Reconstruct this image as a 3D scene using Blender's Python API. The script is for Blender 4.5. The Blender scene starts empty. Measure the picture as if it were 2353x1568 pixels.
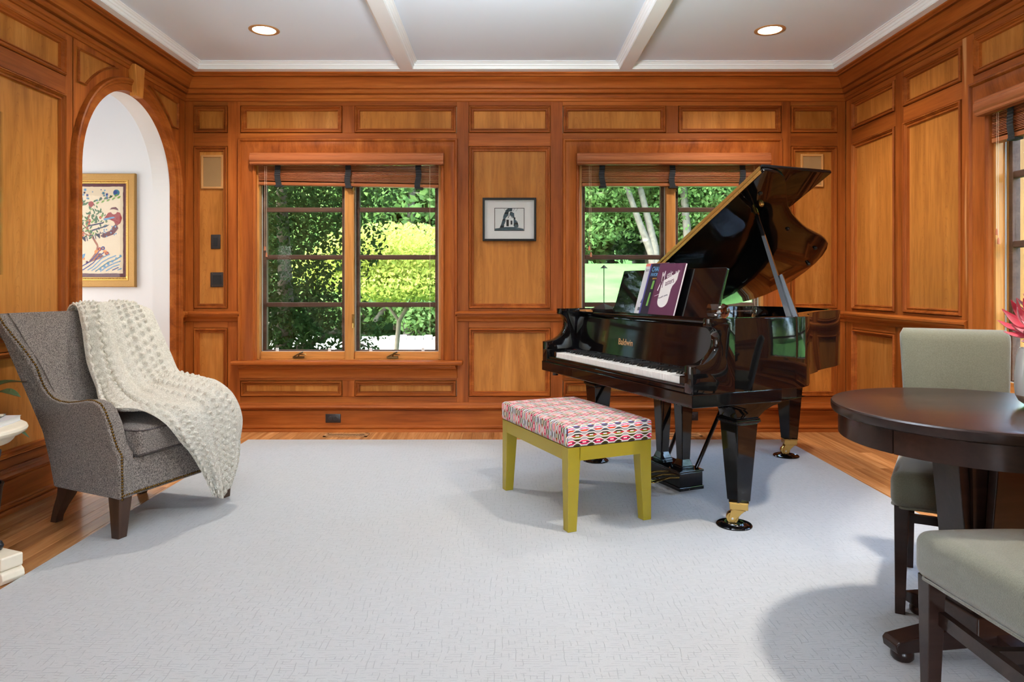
import bpy, bmesh, math, random
import numpy as np
from math import sin, cos, pi, radians, sqrt
from mathutils import Vector, Matrix
random.seed(7); rng = np.random.default_rng(7)
SC = bpy.context.scene
COL = SC.collection
# ------------------------------------------------------------------ camera
cam_d = bpy.data.cameras.new('camera'); cam = bpy.data.objects.new('camera', cam_d); COL.objects.link(cam)
FPX = 1590.0
cam.location = (0, 0, 1.14); cam.rotation_euler = (pi/2, 0, 0)
cam_d.sensor_width = 36.0; cam_d.lens = FPX/2353*36.0
cam_d.shift_x = (2353/2-1158)/2353; cam_d.shift_y = -(1568/2-655)/2353
cam_d.clip_start = 0.05; cam_d.clip_end = 400
SC.camera = cam
# ------------------------------------------------------------------ world, sun, exposure
world = bpy.data.worlds.new('world'); SC.world = world; world.use_nodes = True
wn = world.node_tree.nodes; wl = world.node_tree.links
bg = wn['Background']; sky = wn.new('ShaderNodeTexSky'); sky.sky_type = 'NISHITA'
sky.sun_disc = False; sky.sun_elevation = radians(56); sky.sun_rotation = radians(250); sky.air_density = 1.0; sky.dust_density = 4.5
wl.new(sky.outputs[0], bg.inputs[0]); bg.inputs[1].default_value = 3.6
sun_d = bpy.data.lights.new('sun', 'SUN'); sun_d.energy = 5.0; sun_d.angle = radians(0.6); sun_d.color = (1, .95, .86)
sun = bpy.data.objects.new('sun', sun_d); COL.objects.link(sun)
sun.rotation_euler = Vector((.62, -.12, -.78)).to_track_quat('-Z', 'Y').to_euler()
def area(name, loc, target, sx, sy, power, col):
    d = bpy.data.lights.new(name, 'AREA'); d.shape = 'RECTANGLE'; d.size = sx; d.size_y = sy; d.energy = power; d.color = col
    o = bpy.data.objects.new(name, d); COL.objects.link(o); o.location = loc
    o.rotation_euler = (Vector(target)-Vector(loc)).to_track_quat('-Z', 'Z').to_euler(); return o
# added area light behind the camera, standing in for unseen window daylight
area('rear_fill_light', (.12, -2.42, 1.1), (.12, 5, 1.1), 2.3, 1.6, 34, (.97, .98, 1.0))
# daylight from the hall window beyond the arch
area('hall_window_daylight', (-4.52, 4.65, 1.35), (2, 4.2, 1.1), 1.5, 1.9, 30, (1.0, .98, .95))
# the photographer's flash, bounced off the ceiling above the camera
fl = area('bounce_flash', (.0, 2.25, 2.15), (.0, 2.4, 3.0), .5, .5, 105, (.97, .98, 1.0)); fl.data.spread = radians(165)
SC.view_settings.view_transform = 'Standard'; SC.view_settings.look = 'None'
SC.view_settings.exposure = 0.36; SC.view_settings.gamma = 1.0; SC.view_settings.use_curve_mapping = False
SC.cycles.use_denoising = True; SC.cycles.use_adaptive_sampling = True; SC.cycles.adaptive_threshold = .11; SC.cycles.adaptive_min_samples = 24
SC.cycles.max_bounces = 7; SC.cycles.diffuse_bounces = 4; SC.cycles.glossy_bounces = 3
SC.cycles.transmission_bounces = 6; SC.cycles.transparent_max_bounces = 8; SC.cycles.sample_clamp_indirect = 6.0
SC.cycles.caustics_reflective = False; SC.cycles.caustics_refractive = False
# ------------------------------------------------------------------ materials
def lin(r, g, b):
    f = lambda c: (c/255/12.92) if c/255 <= .04045 else ((c/255+.055)/1.055)**2.4
    return (f(r), f(g), f(b), 1)
MATS = {}
def nmat(name):
    m = bpy.data.materials.new(name); m.use_nodes = True; MATS[name] = m
    return m, m.node_tree.nodes, m.node_tree.links, m.node_tree.nodes['Principled BSDF']
def plain(name, col, rough=.5, metal=0, coat=0, sheen=0, spec=.5, bump=None, var=0):
    m, n, l, b = nmat(name)
    b.inputs['Base Color'].default_value = col; b.inputs['Roughness'].default_value = rough; b.inputs['Metallic'].default_value = metal
    b.inputs['Coat Weight'].default_value = coat; b.inputs['Coat Roughness'].default_value = .05
    b.inputs['Sheen Weight'].default_value = sheen; b.inputs['Specular IOR Level'].default_value = spec
    if bump or var:
        tc = n.new('ShaderNodeTexCoord'); ns = n.new('ShaderNodeTexNoise'); ns.inputs['Scale'].default_value = (bump or (60, .2))[0]; ns.inputs['Detail'].default_value = 4
        l.new(tc.outputs['Object'], ns.inputs['Vector'])
        if bump:
            bp = n.new('ShaderNodeBump'); bp.inputs['Strength'].default_value = bump[1]; bp.inputs['Distance'].default_value = .004
            l.new(ns.outputs[0], bp.inputs['Height']); l.new(bp.outputs[0], b.inputs['Normal'])
        if var:
            mx = n.new('ShaderNodeMix'); mx.data_type = 'RGBA'; mx.inputs[6].default_value = tuple(c*(1-var) for c in col[:3])+(1,); mx.inputs[7].default_value = tuple(min(1, c*(1+var)) for c in col[:3])+(1,)
            l.new(ns.outputs[0], mx.inputs[0]); l.new(mx.outputs[2], b.inputs['Base Color'])
    return m
def ramp(n, stops):
    r = n.new('ShaderNodeValToRGB'); e = r.color_ramp.elements
    while len(e) < len(stops): e.new(.5)
    for el, (p, c) in zip(e, stops): el.position = p; el.color = c
    return r
def wood(name, axis, cols, rough=.46, coat=.0, spec=.14, sap=0, cath=0, grain=9, bump=.05, rnd=.16, stretch=.06):
    m, n, l, b = nmat(name)
    tc = n.new('ShaderNodeTexCoord'); oi = n.new('ShaderNodeObjectInfo'); mp = n.new('ShaderNodeMapping')
    sc = [1, 1, 1]; sc['xyz'.index(axis)] = stretch
    mp.inputs['Scale'].default_value = sc
    cb = n.new('ShaderNodeCombineXYZ'); mm = n.new('ShaderNodeMath'); mm.operation = 'MULTIPLY'; mm.inputs[1].default_value = 37.0
    l.new(oi.outputs['Random'], mm.inputs[0])
    for i in range(3): l.new(mm.outputs[0], cb.inputs[i])
    l.new(cb.outputs[0], mp.inputs['Location']); l.new(tc.outputs['Object'], mp.inputs['Vector'])
    n1 = n.new('ShaderNodeTexNoise'); n1.inputs['Scale'].default_value = grain; n1.inputs['Detail'].default_value = 6; n1.inputs['Distortion'].default_value = 1.1; n1.inputs['Roughness'].default_value = .55
    n2 = n.new('ShaderNodeTexNoise'); n2.inputs['Scale'].default_value = grain*9; n2.inputs['Detail'].default_value = 3
    l.new(mp.outputs[0], n1.inputs['Vector']); l.new(mp.outputs[0], n2.inputs['Vector'])
    r1 = ramp(n, [(.30, cols[0]), (.52, cols[1]), (.72, cols[2])]); l.new(n1.outputs[0], r1.inputs[0])
    mx = n.new('ShaderNodeMix'); mx.data_type = 'RGBA'; mx.blend_type = 'MULTIPLY'; mx.inputs[0].default_value = .30
    r2 = ramp(n, [(.38, (.55, .5, .45, 1)), (.55, (1, 1, 1, 1))]); l.new(n2.outputs[0], r2.inputs[0])
    l.new(r1.outputs[0], mx.inputs[6]); l.new(r2.outputs[0], mx.inputs[7])
    hs = n.new('ShaderNodeHueSaturation'); mr = n.new('ShaderNodeMapRange'); mr.inputs[3].default_value = 1-rnd; mr.inputs[4].default_value = 1+rnd
    l.new(oi.outputs['Random'], mr.inputs[0]); l.new(mr.outputs[0], hs.inputs['Value']); l.new(mx.outputs[2], hs.inputs['Color'])
    colout = hs.outputs[0]
    def MM(op, a, c=None, c2=None):
        k = n.new('ShaderNodeMath'); k.operation = op
        for i, v in enumerate((a, c, c2)):
            if v is None: continue
            if hasattr(v, 'links'): l.new(v, k.inputs[i])
            else: k.inputs[i].default_value = v
        return k.outputs[0]
    if sap:      # pale sapwood streaks along some board edges
        n3 = n.new('ShaderNodeTexNoise'); n3.inputs['Scale'].default_value = 7; n3.inputs['Detail'].default_value = 2; l.new(mp.outputs[0], n3.inputs['Vector'])
        r3 = ramp(n, [(.665, (0, 0, 0, 1)), (.69, (1, 1, 1, 1))]); l.new(n3.outputs[0], r3.inputs[0])
        m3 = n.new('ShaderNodeMix'); m3.data_type = 'RGBA'; l.new(MM('MULTIPLY', r3.outputs[0], sap), m3.inputs[0]); l.new(colout, m3.inputs[6]); m3.inputs[7].default_value = lin(206, 150, 98); colout = m3.outputs[2]
    if cath:     # cathedral figure in flat-sawn veneer leaves
        sx = n.new('ShaderNodeSeparateXYZ'); l.new(tc.outputs['Object'], sx.inputs[0])
        p = MM('SUBTRACT', MM('FRACT', MM('ADD', MM('DIVIDE', sx.outputs[0], .235), MM('MULTIPLY', oi.outputs['Random'], 5.0))), .5)
        zz = MM('ADD', MM('ADD', sx.outputs[2], MM('MULTIPLY', MM('MULTIPLY', p, p), 5.2)), MM('MULTIPLY', n1.outputs[0], .34))
        f = MM('FRACT', MM('DIVIDE', zz, .055)); ln_ = MM('LESS_THAN', MM('ABSOLUTE', MM('SUBTRACT', f, .5)), .07); mk = MM('LESS_THAN', MM('ABSOLUTE', p), .17)
        m4 = n.new('ShaderNodeMix'); m4.data_type = 'RGBA'; m4.blend_type = 'MULTIPLY'; l.new(MM('MULTIPLY', MM('MULTIPLY', ln_, mk), cath), m4.inputs[0]); l.new(colout, m4.inputs[6]); m4.inputs[7].default_value = (.55, .42, .30, 1); colout = m4.outputs[2]
    l.new(colout, b.inputs['Base Color']); b.inputs['Specular IOR Level'].default_value = spec
    b.inputs['Roughness'].default_value = rough; b.inputs['Coat Weight'].default_value = coat; b.inputs['Coat Roughness'].default_value = .12
    bp = n.new('ShaderNodeBump'); bp.inputs['Strength'].default_value = bump; bp.inputs['Distance'].default_value = .002
    l.new(n2.outputs[0], bp.inputs['Height']); l.new(bp.outputs[0], b.inputs['Normal'])
    return m
CH = [lin(126, 60, 18), lin(157, 82, 30), lin(176, 100, 40)]       # stiles, rails, mouldings
CP = [lin(156, 95, 36), lin(183, 116, 50), lin(200, 135, 66)]     # veneer fields
for ax in 'xyz': wood('cherry_'+ax, ax, CH, sap=.8 if ax == 'z' else 0)
wood('cherry_v', 'z', CH)
wood('cherry_field', 'z', CP, grain=7, stretch=.10, cath=.24)
wood('pine_z', 'z', [lin(176, 112, 52), lin(196, 134, 70), lin(208, 148, 82)], rough=.4, coat=.1)
wood('pine_x', 'x', [lin(176, 112, 52), lin(196, 134, 70), lin(208, 148, 82)], rough=.4, coat=.1)
wood('sash_brown', 'x', [lin(84, 58, 48), lin(100, 72, 62), lin(114, 84, 72)], rough=.5, coat=0)
wood('blind_wood', 'x', [lin(136, 74, 42), lin(160, 92, 54), lin(178, 108, 66)], rough=.4, coat=.1)
wood('oak_floor', 'y', [lin(164, 110, 62), lin(194, 136, 84), lin(212, 158, 104)], rough=.25, coat=.3, grain=16, rnd=.22, stretch=.05)
wood('espresso', 'x', [lin(30, 18, 15), lin(40, 26, 21), lin(50, 33, 27)], rough=.3, coat=.3, rnd=.03)
wood('leg_brown', 'z', [lin(50, 34, 26), lin(64, 45, 34), lin(78, 56, 42)], rough=.3, coat=.3, rnd=.04)
wood('spruce', 'y', [lin(150, 100, 58), lin(174, 122, 76), lin(190, 140, 92)], rough=.4)
plain('white_paint', lin(226, 226, 226), .55)
plain('ceiling_paint', lin(223, 235, 249), .7)
plain('trim_white', lin(238, 242, 245), .4)
plain('lacquer', (.003, .003, .0035, 1), .05, spec=.42)
plain('lacquer_soft', (.006, .006, .007, 1), .22, coat=.4)
plain('brass', lin(196, 160, 92), .25, 1)
plain('bronze', lin(120, 98, 62), .35, 1)
plain('antique_brass', lin(96, 72, 34), .35, 1)
plain('chrome', (.7, .7, .7, 1), .12, 1)
plain('key_ivory', lin(236, 236, 234), .25, coat=.3)
plain('key_ebony', (.008, .008, .008, 1), .3)
plain('felt_red', lin(110, 20, 26), .9)
plain('plastic_dark', lin(42, 34, 32), .35)
plain('plastic_black', lin(18, 16, 16), .4)
plain('tape_black', lin(16, 18, 22), .8, bump=(300, .4))
plain('clip_grey', lin(176, 180, 178), .4)
plain('cord', lin(214, 190, 164), .7)
plain('tassel', lin(176, 104, 66), .5)
plain('grille_cloth', lin(150, 116, 74), .9, bump=(420, .5), var=.12)
plain('grille_frame', lin(186, 132, 74), .5)
plain('register_tan', lin(190, 142, 96), .45)
plain('shade_black', (.004, .004, .004, 1), .9)  # near-black colour standing in for the shade inside openings
plain('olive_paint', lin(142, 124, 22), .38, coat=.1)
plain('stone_cream', lin(226, 216, 194), .45, var=.08, bump=(30, .1))
plain('metal_dark', lin(44, 46, 50), .4, .6)
plain('paper_white', lin(232, 232, 230), .6)
plain('paper_edge', lin(222, 218, 206), .8)
plain('mat_board', lin(226, 228, 228), .8)
plain('print_pale', lin(220, 224, 224), .8)
plain('print_slate', lin(66, 88, 98), .8, var=.3)
plain('print_dark', lin(36, 44, 50), .8)
plain('frame_black', lin(22, 20, 20), .5, spec=.2)
plain('frame_gold', lin(176, 134, 70), .42, .35, bump=(220, .6), var=.25)
plain('frame_gold_bright', lin(214, 168, 84), .3, .5)
plain('mat_plum', lin(92, 48, 58), .7)
plain('parchment', lin(226, 210, 180), .8, var=.05)
for nm, c in dict(ink_blue=(40, 60, 130), ink_sky=(96, 150, 190), ink_green=(60, 104, 60), ink_lime=(120, 160, 70), ink_red=(150, 40, 40), ink_brown=(160, 96, 66), ink_orange=(222, 140, 60), ink_navy=(28, 34, 74), ink_maroon=(96, 28, 40), ink_teal=(54, 120, 140)).items():
    plain(nm, lin(*c), .8)
plain('cover_plum', lin(80, 38, 62), .45, spec=.25)
plain('cover_blue', lin(30, 25, 38), .45, spec=.25)
plain('cover_violet', lin(66, 64, 130), .35, coat=.2)
plain('cover_white', lin(214, 216, 220), .35, coat=.2)
plain('ink_white', lin(235, 235, 235), .4)
plain('ink_cyan', lin(110, 180, 230), .4)
plain('ink_gold', lin(226, 170, 50), .4)
plain('ink_grey', lin(90, 92, 96), .5)
plain('ink_salmon', lin(224, 120, 112), .5)
plain('ink_leaf', lin(96, 150, 60), .5)
plain('letter_gold', lin(214, 160, 112), .35, .5)
plain('vase_white', lin(206, 210, 208), .15, coat=.5)
plain('vase_clay', lin(172, 150, 130), .6, bump=(120, .3))
plain('petal_pink', lin(226, 150, 158), .5, sheen=.3)
plain('petal_red', lin(180, 34, 60), .45, sheen=.3)
plain('petal_pale', lin(216, 196, 206), .6)
plain('leaf_gloss', lin(52, 106, 48), .3)
plain('leaf_rubber', lin(62, 84, 50), .3, var=.2)
plain('bark_white', lin(88, 83, 74), .9, spec=.05, bump=(9, .6), var=.55)
plain('bark_dark', lin(96, 84, 70), .9, bump=(18, .6), var=.3)
plain('asphalt', lin(150, 148, 145), .9, spec=0, var=.08)
plain('curb_stone', lin(176, 172, 164), .9, var=.2)
plain('facade', lin(190, 186, 178), .8)
plain('roof_grey', lin(90, 88, 86), .9)
def fabric(name, c1, c2, scale, sheen=.2, rough=.9, bump=.5, mid=.5):
    m, n, l, b = nmat(name)
    tc = n.new('ShaderNodeTexCoord'); ck = n.new('ShaderNodeTexVoronoi'); ck.inputs['Scale'].default_value = scale
    ns = n.new('ShaderNodeTexNoise'); ns.inputs['Scale'].default_value = scale*.55; ns.inputs['Detail'].default_value = 5
    l.new(tc.outputs['Object'], ck.inputs['Vector']); l.new(tc.outputs['Object'], ns.inputs['Vector'])
    r = ramp(n, [(mid-.14, c1), (mid+.14, c2)]); l.new(ns.outputs[0], r.inputs[0]); l.new(r.outputs[0], b.inputs['Base Color'])
    bp = n.new('ShaderNodeBump'); bp.inputs['Strength'].default_value = bump; bp.inputs['Distance'].default_value = .003
    l.new(ck.outputs['Distance'], bp.inputs['Height']); l.new(bp.outputs[0], b.inputs['Normal'])
    b.inputs['Roughness'].default_value = rough; b.inputs['Sheen Weight'].default_value = sheen; b.inputs['Specular IOR Level'].default_value = .2
    return m
fabric('tweed', lin(62, 55, 50), lin(146, 135, 125), 430, .15, bump=.7)
fabric('tweed_dark', lin(50, 43, 42), lin(98, 88, 84), 430, .1, bump=.7, mid=.55)
fabric('velvet_green', lin(84, 83, 66), lin(95, 93, 76), 520, .5, .8, .2)
fabric('knit', lin(204, 199, 185), lin(226, 222, 210), 230, .05, .95, 1.0)
def glass(name, tint=(1, 1, 1, 1), refl=.016, rough=0):
    m, n, l, b = nmat(name); n.remove(b); out = n['Material Output']
    t = n.new('ShaderNodeBsdfTransparent'); t.inputs[0].default_value = tint
    g = n.new('ShaderNodeBsdfGlossy'); g.inputs['Roughness'].default_value = rough
    lw = n.new('ShaderNodeLayerWeight'); lw.inputs[0].default_value = .5
    pw_ = n.new('ShaderNodeMath'); pw_.operation = 'POWER'; pw_.inputs[1].default_value = 5; l.new(lw.outputs['Facing'], pw_.inputs[0])
    fr = n.new('ShaderNodeMath'); fr.operation = 'MULTIPLY_ADD'; fr.inputs[1].default_value = .9; fr.inputs[2].default_value = refl; l.new(pw_.outputs[0], fr.inputs[0])
    mx = n.new('ShaderNodeMixShader'); l.new(fr.outputs[0], mx.inputs[0]); l.new(t.outputs[0], mx.inputs[1]); l.new(g.outputs[0], mx.inputs[2]); l.new(mx.outputs[0], out.inputs[0])
    return m
glass('pane_glass', (.97, .99, .98, 1)); glass('picture_glass'); glass('wine_glass', (.95, .96, .96, 1), .10); glass('acrylic', (.93, .95, .95, 1)); glass('wine_red', (.75, .12, .14, 1))
def leafmat(name, c, c2, tr=.45):
    m, n, l, b = nmat(name); out = n['Material Output']
    tc = n.new('ShaderNodeTexCoord'); ns = n.new('ShaderNodeTexNoise'); ns.inputs['Scale'].default_value = 2.5; l.new(tc.outputs['Object'], ns.inputs['Vector'])
    mx = n.new('ShaderNodeMix'); mx.data_type = 'RGBA'; mx.inputs[6].default_value = c; mx.inputs[7].default_value = c2; l.new(ns.outputs[0], mx.inputs[0])
    d = n.new('ShaderNodeBsdfDiffuse'); t = n.new('ShaderNodeBsdfTranslucent'); ms = n.new('ShaderNodeMixShader'); ms.inputs[0].default_value = tr
    l.new(mx.outputs[2], d.inputs[0]); l.new(mx.outputs[2], t.inputs[0]); l.new(d.outputs[0], ms.inputs[1]); l.new(t.outputs[0], ms.inputs[2]); l.new(ms.outputs[0], out.inputs[0]); n.remove(b)
    return m
leafmat('leaf_holly_shaded', lin(30, 48, 28), lin(55, 72, 34), .3)  # dark evergreen leaf, with its backlit shade put into the colour
leafmat('leaf_maple', lin(122, 136, 56), lin(150, 160, 82), .5)
leafmat('leaf_bright', lin(81, 117, 59), lin(129, 156, 95), .5)
leafmat('leaf_deep', lin(48, 76, 47), lin(87, 117, 69), .45)
# lawn with broad soft mottling
m, n, l, b = nmat('lawn')
tc = n.new('ShaderNodeTexCoord'); ns = n.new('ShaderNodeTexNoise'); ns.inputs['Scale'].default_value = .9; ns.inputs['Detail'].default_value = 8; l.new(tc.outputs['Object'], ns.inputs['Vector'])
r = ramp(n, [(.35, lin(48, 78, 42)), (.65, lin(62, 92, 52))]); l.new(ns.outputs[0], r.inputs[0]); l.new(r.outputs[0], b.inputs['Base Color']); b.inputs['Roughness'].default_value = 1.0; b.inputs['Specular IOR Level'].default_value = 0
# rug: pale cut pile with short tufted dashes along both directions
m, n, l, b = nmat('rug_pile')
tc = n.new('ShaderNodeTexCoord')
def dash(sx, sy, seed):
    mp = n.new('ShaderNodeMapping'); mp.inputs['Scale'].default_value = (sx, sy, 1); mp.inputs['Location'].default_value = (seed, seed*1.7, 0)
    l.new(tc.outputs['Object'], mp.inputs['Vector']); t = n.new('ShaderNodeTexNoise'); t.inputs['Scale'].default_value = 1; t.inputs['Detail'].default_value = 1.5
    l.new(mp.outputs[0], t.inputs['Vector']); return t
d1 = dash(26, 90, 1.3); d2 = dash(90, 26, 4.1); wob = dash(9, 9, 7.7)
sepr = n.new('ShaderNodeSeparateXYZ'); l.new(tc.outputs['Object'], sepr.inputs[0])
def RM(op, a, c=None, c2=None):
    k = n.new('ShaderNodeMath'); k.operation = op
    for i, v in enumerate((a, c, c2)):
        if v is None: continue
        if hasattr(v, 'links'): l.new(v, k.inputs[i])
        else: k.inputs[i].default_value = v
    return k.outputs[0]
def rows(axis, pitch, gate, th, wd):
    f = RM('FRACT', RM('ADD', RM('DIVIDE', axis, pitch), RM('MULTIPLY', wob.outputs[0], 1.6)))
    ln_ = RM('MAXIMUM', RM('SUBTRACT', 1.0, RM('DIVIDE', RM('ABSOLUTE', RM('SUBTRACT', f, .5)), wd)), 0.0)
    return RM('MULTIPLY', ln_, RM('GREATER_THAN', gate, th))
dark = RM('MAXIMUM', rows(sepr.outputs[1], .0125, d1.outputs[0], .50, .13), RM('MULTIPLY', rows(sepr.outputs[0], .021, d2.outputs[0], .53, .09), .8))
mul = n.new('ShaderNodeMath'); mul.operation = 'SUBTRACT'; mul.inputs[0].default_value = 1.0; l.new(dark, mul.inputs[1])
fine = n.new('ShaderNodeTexNoise'); fine.inputs['Scale'].default_value = 260; l.new(tc.outputs['Object'], fine.inputs['Vector'])
rr = ramp(n, [(0, lin(146, 148, 148)), (1, lin(172, 174, 174))]); l.new(mul.outputs[0], rr.inputs[0])
mx = n.new('ShaderNodeMix'); mx.data_type = 'RGBA'; mx.blend_type = 'MULTIPLY'; mx.inputs[0].default_value = .25; l.new(rr.outputs[0], mx.inputs[6])
rf = ramp(n, [(.3, (.72, .72, .72, 1)), (.7, (1, 1, 1, 1))]); l.new(fine.outputs[0], rf.inputs[0]); l.new(rf.outputs[0], mx.inputs[7]); l.new(mx.outputs[2], b.inputs['Base Color'])
ad = n.new('ShaderNodeMath'); ad.operation = 'MULTIPLY_ADD'; ad.inputs[1].default_value = .35; l.new(fine.outputs[0], ad.inputs[0]); l.new(mul.outputs[0], ad.inputs[2])
bp = n.new('ShaderNodeBump'); bp.inputs['Strength'].default_value = .35; bp.inputs['Distance'].default_value = .003; l.new(ad.outputs[0], bp.inputs['Height']); l.new(bp.outputs[0], b.inputs['Normal'])
b.inputs['Roughness'].default_value = .95; b.inputs['Sheen Weight'].default_value = .25; b.inputs['Specular IOR Level'].default_value = .1
# bench fabric: woven honeycomb bands, laid out on the cover's own UV (metres)
m, n, l, b = nmat('bench_fabric')
uvn = n.new('ShaderNodeUVMap'); sp = n.new('ShaderNodeSeparateXYZ'); l.new(uvn.outputs[0], sp.inputs[0])
def M(op, a, c=None, c2=None):
    k = n.new('ShaderNodeMath'); k.operation = op
    for i, v in enumerate((a, c, c2)):
        if v is None: continue
        if hasattr(v, 'links'): l.new(v, k.inputs[i])
        else: k.inputs[i].default_value = v
    return k.outputs[0]
BH, BW = .030, .074
pv = M('DIVIDE', sp.outputs[0], BH); idx = M('FLOOR', pv); fr = M('SUBTRACT', pv, idx)
odd = M('MODULO', M('ABSOLUTE', idx), 2.0)
qv = M('ADD', M('DIVIDE', sp.outputs[1], BW), M('MULTIPLY', odd, .5)); qf = M('FRACT', qv)
tri = M('ABSOLUTE', M('SUBTRACT', M('MULTIPLY', qf, 2.0), 1.0))                       # 1 at cell edge, 0 at centre
hh = M('MINIMUM', M('MAXIMUM', M('SUBTRACT', .62, M('MULTIPLY', tri, .62)), .1), .40)  # half height of the honeycomb cell
dist = M('ABSOLUTE', M('SUBTRACT', fr, .5))
inside = M('LESS_THAN', dist, hh); line = M('LESS_THAN', M('ABSOLUTE', M('SUBTRACT', dist, hh)), .07)
bar = M('LESS_THAN', dist, .085); sq = M('MULTIPLY', bar, M('LESS_THAN', M('ABSOLUTE', M('SUBTRACT', qf, .5)), .13))
def cramp(val, cols, period):
    f = M('FRACT', M('ADD', M('DIVIDE', val, period), .001)); rp = n.new('ShaderNodeValToRGB'); rp.color_ramp.interpolation = 'CONSTANT'; e = rp.color_ramp.elements
    while len(e) < len(cols): e.new(.5)
    for i, c in enumerate(cols): e[i].position = i/len(cols); e[i].color = lin(*c)
    l.new(f, rp.inputs[0]); return rp.outputs[0]
cin = cramp(idx, [(196, 40, 84), (120, 112, 30), (214, 70, 40), (226, 150, 150), (70, 56, 96)], 5.0)
cin2 = cramp(idx, [(222, 60, 96), (60, 54, 24), (216, 86, 126), (200, 60, 60), (150, 190, 200)], 5.0)
cbar = cramp(idx, [(44, 44, 46), (206, 52, 70), (150, 186, 196), (44, 44, 46), (196, 150, 40)], 5.0)
cout = cramp(idx, [(62, 56, 20), (168, 158, 156), (74, 74, 78), (66, 58, 22), (120, 126, 130)], 5.0)
half = M('GREATER_THAN', fr, .5)
def MIX(f, a, c):
    k = n.new('ShaderNodeMix'); k.data_type = 'RGBA'; l.new(f, k.inputs[0])
    for i, v in ((6, a), (7, c)):
        if hasattr(v, 'links'): l.new(v, k.inputs[i])
        else: k.inputs[i].default_value = v
    return k.outputs[2]
WH = lin(226, 218, 212)
c = MIX(half, cin, cin2); c = MIX(inside, cout, c); c = MIX(bar, c, cbar); c = MIX(line, c, WH); c = MIX(sq, c, WH)
l.new(c, b.inputs['Base Color']); b.inputs['Roughness'].default_value = .9; b.inputs['Specular IOR Level'].default_value = .15
def emit(name, col, s):
    m, n, l, b = nmat(name); b.inputs['Emission Color'].default_value = col; b.inputs['Emission Strength'].default_value = s; return m
emit('lamp_lens', (1, .9, .74, 1), 9)
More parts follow.
